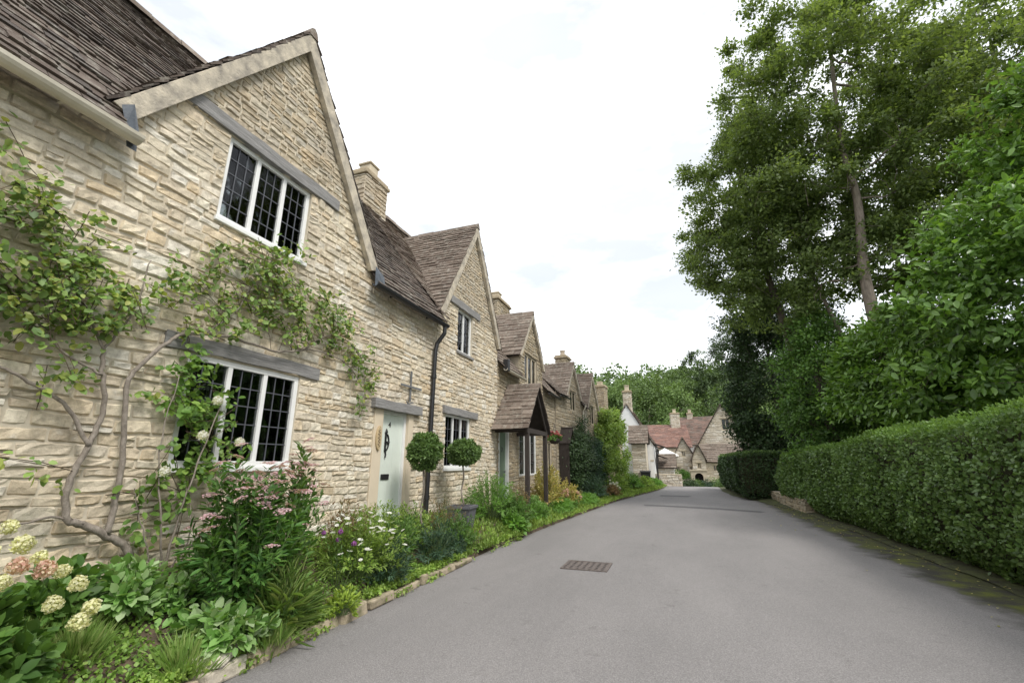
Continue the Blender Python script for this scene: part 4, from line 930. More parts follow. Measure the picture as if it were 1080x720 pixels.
# ================================================================= HEDGES
def hedge(label, x0, x1, y0, y1, ztop, zbot, n, size, seed=1, mats=('hedge', 'hedge_top')):
    root = thing('clipped_hedge', label, 'hedge', ((x0+x1)/2, (y0+y1)/2, 0)); ox, oy = (x0+x1)/2, (y0+y1)/2
    rg = np.random.default_rng(seed)
    def shell(s, t_, side):   # s along, t around
        return None
    # front face, top, two ends; density falls with distance from the near end
    Ls = y1-y0; wx = x1-x0
    areas = np.array([Ls*2, Ls*wx*1.0, wx*2, wx*2]); pk = rg.choice(4, n, p=areas/areas.sum())
    u = rg.random(n); v = rg.random(n); P = np.zeros((n,3)); O = np.zeros((n,3))
    ycoord = y0 + Ls*u**1.45
    H = ztop(ycoord); bulge = .07*np.sin(ycoord*1.7+seed) + .05*np.sin(ycoord*4.1)
    m0 = pk == 0; zz = zbot + (H-zbot)*v; prof = .16*np.sin(np.pi*np.clip(v,0,1))**.6 - .22*np.maximum(0, .22-v)/.22
    P[m0] = np.stack([x0 - prof - bulge*.5, ycoord, zz], 1)[m0]; O[m0] = (-1,0,.25)
    m1 = pk == 1; P[m1] = np.stack([x0 + wx*v, ycoord, H + .03*np.sin(ycoord*3+v*5) - .12*(2*v-1)**4], 1)[m1]; O[m1] = (-.1,0,1)
    Hn, Hf = ztop(np.array([y0]))[0], ztop(np.array([y1]))[0]
    m2 = pk == 2; P[m2] = np.stack([x0 + wx*u, np.full(n, y0) - .1*np.sin(np.pi*v), zbot + (Hn-zbot)*v], 1)[m2]; O[m2] = (0,-1,.3)
    m3 = pk == 3; P[m3] = np.stack([x0 + wx*u, np.full(n, y1) + .1*np.sin(np.pi*v), zbot + (Hf-zbot)*v], 1)[m3]; O[m3] = (0,1,.3)
    depth = rg.exponential(.045, n)[:, None]; outw = rg.random(n)[:, None]
    nse = np.array([mnoise.noise(Vector(q)*2.1) for q in P])[:, None]; nse2 = np.array([mnoise.noise(Vector(q)*6.5 + Vector((9,9,9))) for q in P])[:, None]
    lump = .085*nse + .05*nse2
    P = P - O*(depth*1.3 - .04*outw - lump)
    D = unit(O*.55 + rg.normal(size=(n,3))*.75 + np.array([0,0,.25])); NN = O*.9 + rg.normal(size=(n,3))*.55 + np.array([0,0,.35])
    P -= np.array([ox, oy, 0])
    sz = size*rg.uniform(.7, 1.3, n)*(1 + .8*np.clip((ycoord-y0)/ (Ls+1e-3), 0, 1))
    thin = rg.random(n) < np.clip((-nse2[:, 0]*.9 - nse[:, 0]*.7 - .12)*2.2, 0, .8); thin &= (pk == 0) & (v < .9)
    top = (pk == 1) | ((pk == 0) & (v > .93)); P, D, NN, sz, top = P[~thin], D[~thin], NN[~thin], sz[~thin], top[~thin]
    leaves('foliage', P[~top], D[~top], NN[~top], sz[~top], G[mats[0]], root, 'rho' if size > .06 else 'leaf', 1.2)
    leaves('new_growth', P[top], D[top] + np.array([0,0,.5]), NN[top], sz[top]*.9, G[mats[1]], root, 'rho', 1.1)
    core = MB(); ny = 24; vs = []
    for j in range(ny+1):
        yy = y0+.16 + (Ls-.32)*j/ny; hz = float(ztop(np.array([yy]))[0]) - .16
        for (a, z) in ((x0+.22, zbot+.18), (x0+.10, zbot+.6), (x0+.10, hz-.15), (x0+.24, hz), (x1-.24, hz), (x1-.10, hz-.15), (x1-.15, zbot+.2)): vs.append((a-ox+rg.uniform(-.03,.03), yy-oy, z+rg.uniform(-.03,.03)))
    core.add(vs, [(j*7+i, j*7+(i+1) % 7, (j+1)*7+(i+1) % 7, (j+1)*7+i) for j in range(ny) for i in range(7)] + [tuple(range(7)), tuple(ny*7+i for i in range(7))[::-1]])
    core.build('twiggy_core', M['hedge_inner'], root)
    st = MB()
    for j in range(int(Ls*2.2)):
        yy = y0 + .2 + (Ls-.4)*rg.random(); xx = x0 + rg.uniform(.25, wx-.3); st.tube([(xx-ox, yy-oy, 0), (xx-ox+rg.uniform(-.08,.08), yy-oy+rg.uniform(-.08,.08), zbot+.5)], rg.uniform(.012,.03), 5, cap=False)
    st.build('stem', M['twig'], root)
    return root
hedge('long clipped hedge running along the right side of the road', 3.72, 5.3, 1.5, 20.3, lambda y: 2.205 + .03*np.sin(y*1.3) + .02*np.sin(y*3.7) - .027*np.maximum(y-6, 0) - .25*np.maximum(0, y-19.3)**2, .07, 140000, .042, 1)
hedge('shorter boxy clipped hedge at the far end of the road', 2.5, 4.7, 22.3, 31.0, lambda y: 1.98 + 0*y, .12, 26000, .075, 2, ('dark', 'hedge'))

# ================================================================= TREES
def tree(name, label, trunk, r0, clumps, leaf_n, leaf_size, mat, bark='bark', rc=.6, cat='tree', group=None, flat=.6, shape='rho', width=1.0, droop=.1, limb_k=5, minr=.012, seed=0, outw=.4):
    rg = np.random.default_rng(seed + 100); T = [Vector(p) for p in catmull(trunk, 5)]; base = T[0].copy()
    root = thing(name, label, cat, base, 0, group); mb = MB(); n = len(T)
    rads = [r0*(1 - .85*(i/(n-1))**.9) + .01 for i in range(n)]; rads[0] *= 1.25
    mb.tube([p - base for p in T], rads, 9)
    nodes = [(p - base, r) for p, r in zip(T, rads)][n//5:]
    cl = sorted(clumps, key=lambda c: min((Vector(c) - base - q[0]).length for q in nodes))
    for c in cl:
        c = Vector(c) - base; best = None
        for p, r in nodes:
            if p.z > c.z + .4: continue
            d = (c-p).length + max(0, .6 - r*4)*.5
            if best is None or d < best[0]: best = (d, p, r)
        if best is None: best = (0, nodes[0][0], nodes[0][1])
        d, p, r = best; ln = (c-p).length
        ra = min(r*.75, .016 + .022*ln); rb = max(minr*.5, ra*.4)
        jit = lambda s: Vector(rg.normal(size=3)*s*ln)
        m1 = p.lerp(c, .33) + jit(.06) + Vector((0,0,-.03*ln)); m2 = p.lerp(c, .68) + jit(.06)
        pts = catmull([p, m1, m2, c], 3); rr = [ra + (rb-ra)*k/(len(pts)-1) for k in range(len(pts))]
        mb.tube(pts, rr, limb_k, cap=False)
        for k in range(3, len(pts), 3): nodes.append((pts[k], rr[k]))
        for _ in range(3):      # twigs
            q = c + Vector(rg.normal(size=3)*rc*.7); mb.tube([pts[-3], (pts[-1]+q)/2, q], [rb, rb*.7, minr*.3], 3, cap=False)
    mb.build('trunk', M[bark], root, smooth=True)
    C = np.array([tuple(Vector(c) - base) for c in clumps]); k = rg.integers(0, len(C), leaf_n); cs = rg.uniform(.65, 1.3, len(C))
    off = rg.normal(size=(leaf_n,3)); rad_ = np.abs(rg.normal(.62, .3, leaf_n))[:, None]; off = unit(off)*rad_*rc*cs[k][:, None]; off[:, 2] *= flat
    P = C[k] + off; cen = C.mean(0); outd = unit(P - cen)
    D = unit(outd*.4 + unit(off)*.5 + rg.normal(size=(leaf_n,3))*.8 - np.array([0,0,droop])); NN = np.array([0,0,.7]) + unit(off)*.55 + outd*outw + rg.normal(size=(leaf_n,3))*.5
    leaves('crown', P, D, NN, leaf_size*rg.uniform(.45, 1.5, leaf_n), mat, root, shape, width)
    return root
def ell(c, r, n, seed, zmin=-9, inner=.35, carve=None):
    rg = np.random.default_rng(seed); out_ = []
    while len(out_) < n:
        d = rg.normal(size=3); d /= np.linalg.norm(d); q = np.array(c) + d*np.array(r)*(inner + (1-inner)*rg.random()**.6)
        if q[2] < zmin: continue
        if carve and carve(q): continue
        out_.append(tuple(q))
    return out_
# the tall ash-like tree in the middle of the right side
tree('tall_tree', 'tallest tree on the right with bare pale trunk above the laurel', [(6.1,16.4,0),(6.22,16.3,4),(6.15,16.2,7.2),(6.42,16.2,10),(6.35,16.2,12.5),(6.9,16.4,18)], .235,
     ell((6.9,16.8,15.3), (4.3,3.6,5.6), 150, 1, 9.2) + ell((9.5,17.2,12.5), (3.0,3,3.2), 40, 2) + ell((4.4,16.5,11.8),(2.4,2,2.4), 30, 22) + ell((9.3,17.3,9.6),(3.0,2,2.6), 46, 23) + ell((7.6,17.3,8.6),(1.8,1.2,1.8), 26, 27) + ell((5.6,16.9,8.2),(1.7,.9,1.3), 20, 31) + ell((6.6,17,14),(4,3,4.5), 60, 26), 140000, .125, G['ash'], 'bark_pale', .62, seed=1, limb_k=6)
tree('leaning_tree', 'airy tree leaning left over the lane', [(4.9,18.6,0),(4.45,18.4,4.5),(3.95,18.2,8),(3.5,18,11),(3.4,18,13.8)], .2,
     ell((3.3,18,11.3), (2.35,2.6,4.2), 120, 3, 7.2) + ell((2.1,18,9.6), (1.15,1.6,1.9), 26, 4) + ell((5.0,17.9,9.0), (2.2,1.6,3.3), 60, 24) + ell((3.0,18,7.6),(1.5,1.2,1.3),18,28) + ell((3.4,18,12.5),(2,2,3),40,25), 68000, .115, G['ash'], 'bark', .5, seed=2)
tree('tall_tree', 'spreading tree at the upper right corner behind the laurels', [(12.6,19.5,1.5),(12.2,19.3,7),(12.4,19,12),(12.8,19,17)], .26,
     ell((12.4,18.8,15), (4.6,3.5,6), 170, 5, 8.0), 60000, .14, G['ash'], 'bark', .72, seed=3)
tree('slender_tree', 'thin pale bare stem slanting up left of the tall tree', [(6.7,17.6,.3),(5.7,17.3,5),(5.1,17.2,7.6),(4.7,17.1,9.6)], .10,
     ell((4.9,17.2,10), (1.2,1.2,1.3), 16, 6), 4000, .12, G['ash'], 'bark_pale', .45, seed=4)
# ivy and yew, dark mass in the middle distance
tree('yew_tree', 'dark evergreen mass overhanging the shorter hedge', [(4.9,24.6,0),(4.8,24.5,3),(4.7,24.5,7)], .3,
     ell((4.85,24.6,4.9), (2.4,2.3,4.3), 210, 7, 1.2, .5) + ell((5.2,24,8.6),(2.6,2,1.9),60,29), 64000, .13, G['yew'], 'bark', .6, flat=.9, seed=5)
tree('ivy_clad_tree', 'dark ivy clad trunk just left of the laurels', [(5.0,17.5,0),(4.8,17.5,3),(4.6,17.5,6.2)], .22,
     ell((4.9,17.5,3.6), (1.5,1.2,3.3), 150, 8, 1.0, .4), 40000, .10, G['mid'], 'bark', .45, flat=1.0, seed=6)
# laurels leaning over the hedge
tree('cherry_laurel', 'glossy large leaved laurel rising behind the near hedge', [(7.6,11.5,0),(7.7,11.5,2.5),(8.0,11.6,6)], .16,
     ell((7.5,11.6,4.2), (2.9,3.0,3.0), 190, 9, 1.6, .45) + ell((9.0,11.8,8.0), (2.0,2.2,2.3), 110, 10, 4, .4), 62000, .15, G['laurel'], 'bark', .50, flat=.8, width=.72, shape='leaf', droop=.35, seed=7)
tree('cherry_laurel', 'lower laurel between the near hedge and the ivy clad trunk', [(6.2,14.6,0),(6.2,14.6,2),(6.2,14.6,4.4)], .13,
     ell((6.1,14.8,3.4), (1.75,2.6,2.3), 110, 11, 1.4, .45), 30000, .14, G['laurel'], 'bark', .45, flat=.8, width=.72, shape='leaf', droop=.3, seed=8)
tree('cherry_laurel', 'laurel filling the right edge of the view above the hedge', [(7.6,7.6,0),(7.7,7.6,2),(7.9,7.7,4)], .14,
     ell((7.9,7.6,3.7), (2.0,2.6,2.9), 110, 12, 1.4, .45), 30000, .14, G['laurel'], 'bark', .45, flat=.8, width=.72, shape='leaf', droop=.35, seed=9)

# wooded hill behind the village: every crown its own tree, the remoter mass one wood
hill = [('round light green tree on the hill above the red roof', 1.2, 92, 10.5, 4.2, 5.0, 'far2'),
 ('tall dark tree right of the round light green one', 7.0, 96, 12, 3.0, 8.0, 'far3'),
 ('broad mid green tree above the chimney of the white house', -5.0, 100, 12, 5.0, 6.0, 'far1'),
 ('feathery light tree at the left end of the hill', -10.5, 104, 12, 4.5, 6.8, 'far2'),
 ('small bushy tree right behind the red roof', -1.5, 84, 4.5, 3.6, 3.5, 'far2'),
 ('dark bushy tree behind the brown tile roof', 4.0, 86, 5.0, 4.0, 4.2, 'far1'),
 ('green tree crowning the hill in the middle', -1.0, 112, 17, 6.0, 6.5, 'far1'),
 ('tree on the crest left of the middle', -8.0, 116, 15.5, 5.5, 6.0, 'far1'),
 ('dark conifer shaped tree on the crest', 5.5, 118, 20, 3.6, 7.5, 'far3'),
 ('large tree on the crest above the stone gable', 10.0, 112, 20, 5.5, 8.0, 'far1'),
 ('dark tree touching the sky near the yew', 13.5, 108, 23, 4.5, 7.5, 'far3'),
 ('low tree above the large stone gable', 9.5, 88, 9.0, 4.5, 6.0, 'far1'),
 ('pale shrub tree behind the stone gable', 12.0, 80, 8.0, 4.5, 5.5, 'far2'),
 ('tree at the far left of the hill behind chimneys', -16.0, 108, 11, 5.0, 6.5, 'far1'),
 ('tree behind the last terrace chimney', -8.5, 90, 5.5, 4.6, 4.5, 'far1'),
 ('tree behind the white gable chimney', -4.8, 86, 4.5, 4.0, 4.2, 'far3'),
 ('big rounded tree low on the right of the hill', 16.0, 95, 12, 6.0, 8.0, 'far3'),
 ('tree between crest and round light green tree', 2.5, 104, 15.5, 4.2, 5.5, 'far1'),
 ('grey green tree high on the left slope', -4.0, 108, 15.5, 4.4, 5.2, 'far2'),
 ('dark tree filling the slope behind the yew', 18.5, 104, 21, 5.5, 8.5, 'far3')]
for i, (lb_, x, y, zc, rx, rz_, mt) in enumerate(hill):
    tz = terrain_z(x, y); base = (x, y, tz - .3); zc = zc + 1.0; 
    cl = ell((x, y, zc), (rx, rx, rz_), 70 if rx > 4 else 55, 200+i, tz+1.0, .5)
    tree('hillside_tree', lb_, [base, (x, y, (tz+zc)/2), (x+.3, y, zc)], .3, cl, 5200, .42, G[mt], 'bark', rx*.26, group='trees on the wooded hill', flat=.85, seed=30+i, limb_k=4, outw=1.2)
n = 42000; xx = RNG.uniform(-70, 90, n); yy2 = RNG.uniform(96, 190, n); tz = np.array([terrain_z(a, b_) for a, b_ in zip(xx, yy2)])
hh = 5.5 + 2.5*np.sin(xx*.55 + yy2*.2) + 1.8*np.sin(xx*.31 - yy2*.43 + 1); zz = tz + hh*RNG.random(n)**.35
tag(leaves('distant_wood', np.stack([xx, yy2, zz], 1), rnd_dir(n), RNG.normal(size=(n,3)) + np.array([0,-.6,.9]), RNG.uniform(.7, 1.3, n), G['far1'], None, 'rho', 1.4), 'green wood covering the far hillside', 'wood', kind='stuff')

# shrubs around the far houses
def blob(name, label, cat, c, r, n, size, mat, seed=0, zmin=None, group=None, core=True, shape='rho'):
    root = thing(name, label, cat, c, 0, group); rg = np.random.default_rng(seed+500)
    nc = 26; d = unit(rg.normal(size=(nc,3))); d[:, 2] = np.abs(d[:, 2])*.9; C = d*np.array(r)*rg.uniform(.45, .85, (nc,1)); k = rg.integers(0, nc, n)
    rr = min(r)*.42; off = unit(rg.normal(size=(n,3)))*np.abs(rg.normal(.75, .22, n))[:, None]*rr; P = C[k] + off; P[:, 2] = np.abs(P[:, 2])
    o_ = unit(off); leaves('foliage', P, o_*.7 + rg.normal(size=(n,3))*.6, o_ + np.array([0,0,.6]) + rg.normal(size=(n,3))*.4, size*rg.uniform(.6, 1.3, n), G[mat], root, shape)
    st = MB()
    for j in range(8): st.tube([(C[j][0]*.2, C[j][1]*.2, 0), tuple(C[j]*.6), tuple(C[j])], [.03*min(r), .02*min(r), .008], 4, cap=False)
    st.build('stem', M['twig'], root); return root
blob('round_topiary', 'round clipped tree before the small cream gable', 'tree', (.42, 41.2, .35), (.45,.45,.85), 5000, .09, 'mid', 1)
far_shrubs = [('dark green shrub right of the stone boundary wall', .75, 38.2, -.5, .9, .8, 1.1, 'dark'), ('green shrub behind the boundary wall', -.35, 39.2, -.5, .9, .8, 1.75, 'mid'),
 ('flowering mixed shrub left of the arched porch', 1.35, 38.6, -.5, .7, .7, 1.0, 'hedge'), ('blue green shrub in front of the arched porch', 2.1, 38.8, -.5, .8, .7, .95, 'blue'),
 ('pale shrub right of the arched porch', 2.9, 39.2, -.5, .9, .8, 1.25, 'far2'), ('dark shrub by the end of the shorter hedge', 2.9, 36.6, -.4, .7, .8, 1.0, 'hedge'),
 ('ivy bush beside the slate wing', 4.6, 41.0, -.5, 1.2, .9, 2.2, 'mid')]
for i, (lb_, x, y, z, a, b_, c_, mt) in enumerate(far_shrubs): blob('garden_shrub', lb_, 'shrub', (x, y, z), (a, b_, c_), 3500, .10, mt, 10+i, group='shrubs by the far houses')

# ================================================================= CLIMBERS ON THE NEAR COTTAGE
def climber(name, label, stems, clumps, n, size, mat, origin, wood='vine_wood', fl=None, cat='climber', width=1.05, seed=0, twig=True):
    """stems: [(points, r0, r1)] in world coords on the wall; clumps: [(y, z, ry, rz, weight)]"""
    o = Vector(origin); rg = np.random.default_rng(seed+900); root = thing(name, label, cat, origin)
    allp = []
    for pts, ra, rb in stems:
        P = [p - o for p in catmull(pts, 6)]; m_ = len(P); allp += P
        P = [p + Vector((rg.uniform(-.006,.006), rg.uniform(-.008,.008), rg.uniform(-.008,.008))) for p in P]
        MB().tube(P, [ra + (rb-ra)*k/(m_-1) for k in range(m_)], 8).build('stem', M[wood], root, smooth=True)
    cl = np.array([c[:4] for c in clumps]); wt_ = np.array([c[4] for c in clumps], float); k = rg.choice(len(cl), n, p=wt_/wt_.sum())
    # leaves gather on little twigs inside each clump
    tw = []; nt_ = max(12, n//14); kt = rg.choice(len(cl), nt_, p=wt_/wt_.sum())
    for q in kt:
        a = rg.random()*6.283; rr = rg.random()**.5; y = cl[q,0] + cl[q,2]*rr*math.cos(a); z = cl[q,1] + cl[q,3]*rr*math.sin(a); tw.append((y, z, rg.uniform(.02,.24), rg.uniform(-1,1), rg.uniform(-.3,1.0)))
    tw = np.array(tw); ki = rg.integers(0, len(tw), n); t_ = rg.uniform(-.16, .16, n); ln = np.hypot(tw[ki,3], tw[ki,4]) + .01
    P = np.stack([fac + np.abs(tw[ki,2]) + rg.normal(size=n)*.015, tw[ki,0] + tw[ki,3]/ln*t_ + rg.normal(size=n)*.03, tw[ki,1] + tw[ki,4]/ln*t_ + rg.normal(size=n)*.03], 1) - np.array(origin)
    D = rg.normal(size=(n,3))*.6 + np.array([.35, 0, -.35]); NN = np.array([.8, -.2, .8]) + rg.normal(size=(n,3))*.5
    leaves('foliage', P, D, NN, size*rg.uniform(.6,1.3,n), mat, root, 'leaf', width)
    mb = MB()
    for (y, z, x, dy, dz) in tw[::2]:
        l = math.hypot(dy, dz) + .01; c = Vector((fac+x, y, z)) - o; d = Vector((0, dy/l, dz/l))*.17
        near = min(allp, key=lambda p: (p-c).length) if (twig and allp) else c
        pts = [c-d, c+Vector((.01,0,0)), c+d]
        if (near-c).length < .5: pts = [near, near.lerp(c-d, .5)+Vector((.02,.0,.02))] + pts
        mb.tube(pts, [.0035]*len(pts), 3, cap=False)
    mb.build('twig', M['twig'], root); return root
fac = -4.47; X = -4.40
S = lambda *a: [(X + (.02 if i else .03), y, z) for i, (y, z) in enumerate(a)]
climber('climbing_vine', 'old woody climber with grey twisting stems on the cream wall, left of the window',
  [(S((2.88,.50),(2.70,.83),(2.54,.94),(2.36,1.05),(2.25,1.10),(2.21,1.35),(2.27,1.64),(2.32,1.94),(2.24,2.24),(2.21,2.43)), .033, .016),
   (S((2.54,.96),(2.55,1.27),(2.52,1.65),(2.44,2.12),(2.51,2.34),(2.70,2.60),(2.85,2.72),(3.25,2.80),(3.93,2.80),(4.5,2.95),(5.1,2.9),(5.55,2.6)), .025, .007),
   (S((2.27,1.64),(2.09,1.91),(1.86,2.06),(1.64,2.16),(1.3,2.3)), .018, .008), (S((2.22,2.40),(2.0,2.75),(1.8,3.1),(1.6,3.5)), .012, .005), (S((2.21,2.40),(2.36,2.8),(2.4,3.3)), .012, .005),
   (S((2.36,1.05),(2.15,1.12),(1.9,1.08),(1.6,1.15)), .010, .005), (S((3.0,2.75),(3.3,3.1),(3.5,3.6),(3.8,4.1)), .009, .004), (S((4.3,2.9),(4.7,3.2),(5.2,3.2),(5.5,2.9),(5.6,2.5)), .009, .004), (S((2.24,2.2),(1.95,2.35),(1.6,2.7),(1.3,3.1)), .012, .005)],
  [(1.45,3.15,.28,.38,3.5),(1.65,3.35,.22,.30,1.2),(1.82,2.78,.30,.32,4.5),(1.52,2.62,.30,.32,4.0),(2.05,2.85,.26,.28,2.2),(2.28,2.78,.2,.22,1.5),(2.05,3.35,.22,.25,.9),(2.5,3.05,.28,.18,1.1),(1.35,3.7,.25,.25,.7),
   (1.97,2.45,.15,.18,.9),(2.0,2.15,.2,.14,.7),(1.95,1.42,.22,.12,.6),(2.8,3.2,.28,.25,1.0),(2.95,2.85,.18,.18,1.1),(3.15,3.5,.25,.30,1.5),(3.5,3.55,.3,.35,3.0),(3.8,3.75,.3,.3,2.6),(3.9,3.3,.35,.28,3.0),(3.35,3.1,.25,.25,1.6),
   (4.3,3.5,.35,.3,2.6),(4.65,3.6,.3,.25,1.7),(4.9,3.3,.3,.25,1.6),(5.2,3.1,.28,.25,1.6),(5.5,2.95,.22,.3,1.8),(5.6,2.65,.2,.25,1.2),(5.45,2.4,.12,.16,.8),(3.9,4.05,.3,.15,.9),(4.3,3.1,.3,.14,.8),(2.6,2.3,.2,.25,.35),(1.3,2.3,.25,.3,1.0)],
  4300, .062, G['vine'], (-4.42, 2.88, .5), seed=1)
rose = climber('climbing_rose', 'lighter climbing rose with white blooms across the left of the lower window',
  [([(-4.3,2.98,.5),(-4.25,3.0,1.0),(-4.2,3.05,1.5),(-4.22,3.2,2.05)], .012, .005), ([(-4.3,3.0,.5),(-4.22,2.85,1.0),(-4.28,2.75,1.6),(-4.3,2.8,2.3)], .010, .004), ([(-4.28,3.02,.5),(-4.15,3.25,1.1),(-4.15,3.35,1.6)], .009, .004), ([(-4.3,2.95,.5),(-4.25,2.75,.9),(-4.3,2.62,1.3)], .008, .004), ([(-4.3,2.98,.5),(-4.2,3.1,.9),(-4.25,3.0,1.35)], .008, .004)],
  [(3.05,2.05,.18,.22,2.0),(3.25,1.85,.24,.28,2.4),(3.0,1.60,.24,.25,2.6),(3.28,1.50,.2,.2,1.6),(2.82,1.25,.2,.2,1.4),(2.95,2.35,.12,.2,.8),(3.4,2.1,.1,.12,.5),(2.95,.95,.25,.2,.7),(2.72,1.7,.1,.2,.6)],
  800, .072, G['rose'], (-4.3, 2.98, .5), seed=2)
fm = flower_disc_mesh('flower', G['white_f'], .045, 'ball')
for (x, y, z) in ((-4.18,3.12,2.10),(-4.16,3.02,1.76),(-4.2,3.45,1.72),(-4.22,2.78,1.44)): put_mesh('flower', fm, Vector((x,y,z)) - Vector((-4.3,2.98,.5)), (.5,.4,0), 1, rose)

# ================================================================= FLOWER BED PLANTING
def bz(x, y): return bed_z(x, y)
def B(x, y): return (x, y, bz(x, y) - .01)
# hydrangea in the near corner
hyd, pa = bush('hydrangea', 'hydrangea with big cream and coral flower heads in the near corner', 'hydrangea', (-3.62, 1.55, .2), (.42,.42,.70), 70, 30, .085, G['mid'], width=1.05, stem_r=.006, tmin=.3)
hc, hp_ = flower_disc_mesh('flower_head', G['cream_f'], .050, 'ball'), flower_disc_mesh('flower_head', G['coral_f'], .048, 'ball')
for i, p in enumerate([(-3.5,1.63,1.12),(-3.4,1.67,1.05),(-3.35,1.56,1.03),(-3.35,1.68,.99),(-3.5,1.84,.94),(-3.4,1.78,.79),(-3.3,1.49,.97),(-3.4,1.93,.66),(-3.5,2.04,.70),(-3.6,1.59,1.21),(-3.4,1.44,1.11),(-3.36,1.86,.88)]):
    put_mesh('flower_head', hp_ if i in (2, 3) else hc, Vector(p) - Vector((-3.62,1.55,.2+.05)), (random.uniform(-.5,.5), random.uniform(0,.8), i), random.uniform(.65,1.0), hyd)
# tall pink flowered perennial
tp, pa = bush('tall_perennial', 'tall leafy perennial topped with flat dusty pink flower heads below the window', 'perennial', (-3.62, 3.22, .18), (.52,.66,1.42), 80, 50, .095, G['tall'], width=.5, stem_r=.006, tmin=.12, spread=.75, up=1.1, droop=.3)
pf = flower_disc_mesh('flower_head', G['pink'], .055, 'flat'); grow_flowers(tp, pa, pf, 62, (.8,1.5), 'flower_head', .05, tilt=.35, jit=.05)
tp2, pa = bush('tall_perennial', 'thinner tall perennial with pale pink heads, right of the large one', 'perennial', (-3.85, 4.0, .3), (.36,.42,1.42), 34, 34, .085, G['mid'], width=.5, stem_r=.005, tmin=.15, spread=.7, up=1.2)
grow_flowers(tp2, pa, pf, 30, (.7,1.3), 'flower_head', .05, tilt=.35, jit=.05)
bush('rusty_shrub', 'wispy rusty brown seedheads right of the tall pink flowers', 'shrub', B(-3.9, 4.75), (.3,.35,.72), 34, 18, .05, G['rusty'], width=.4, tmin=.4, spread=.8, up=1)
cs, pa = bush('daisy_bush', 'bushy mound dotted with small white daisies', 'flowering bush', B(-3.58, 4.72), (.55,.66,.74), 120, 40, .045, G['pale'], width=.6, up=.6)
df_ = flower_disc_mesh('flower', G['white_f'], .026, 'daisy'); grow_flowers(cs, pa, df_, 85, (1.0,1.5), 'flower', .05)
pu = flower_disc_mesh('flower', G['purple_f'], .03, 'ball'); cs3, pa = bush('purple_flower', 'few purple blooms on thin stems among the white daisies', 'flowering plant', B(-3.5, 4.3), (.35,.6,.62), 10, 14, .05, G['mid'], width=.5, up=1)
grow_flowers(cs3, pa, pu, 4, (.6,.9), 'flower', .02)
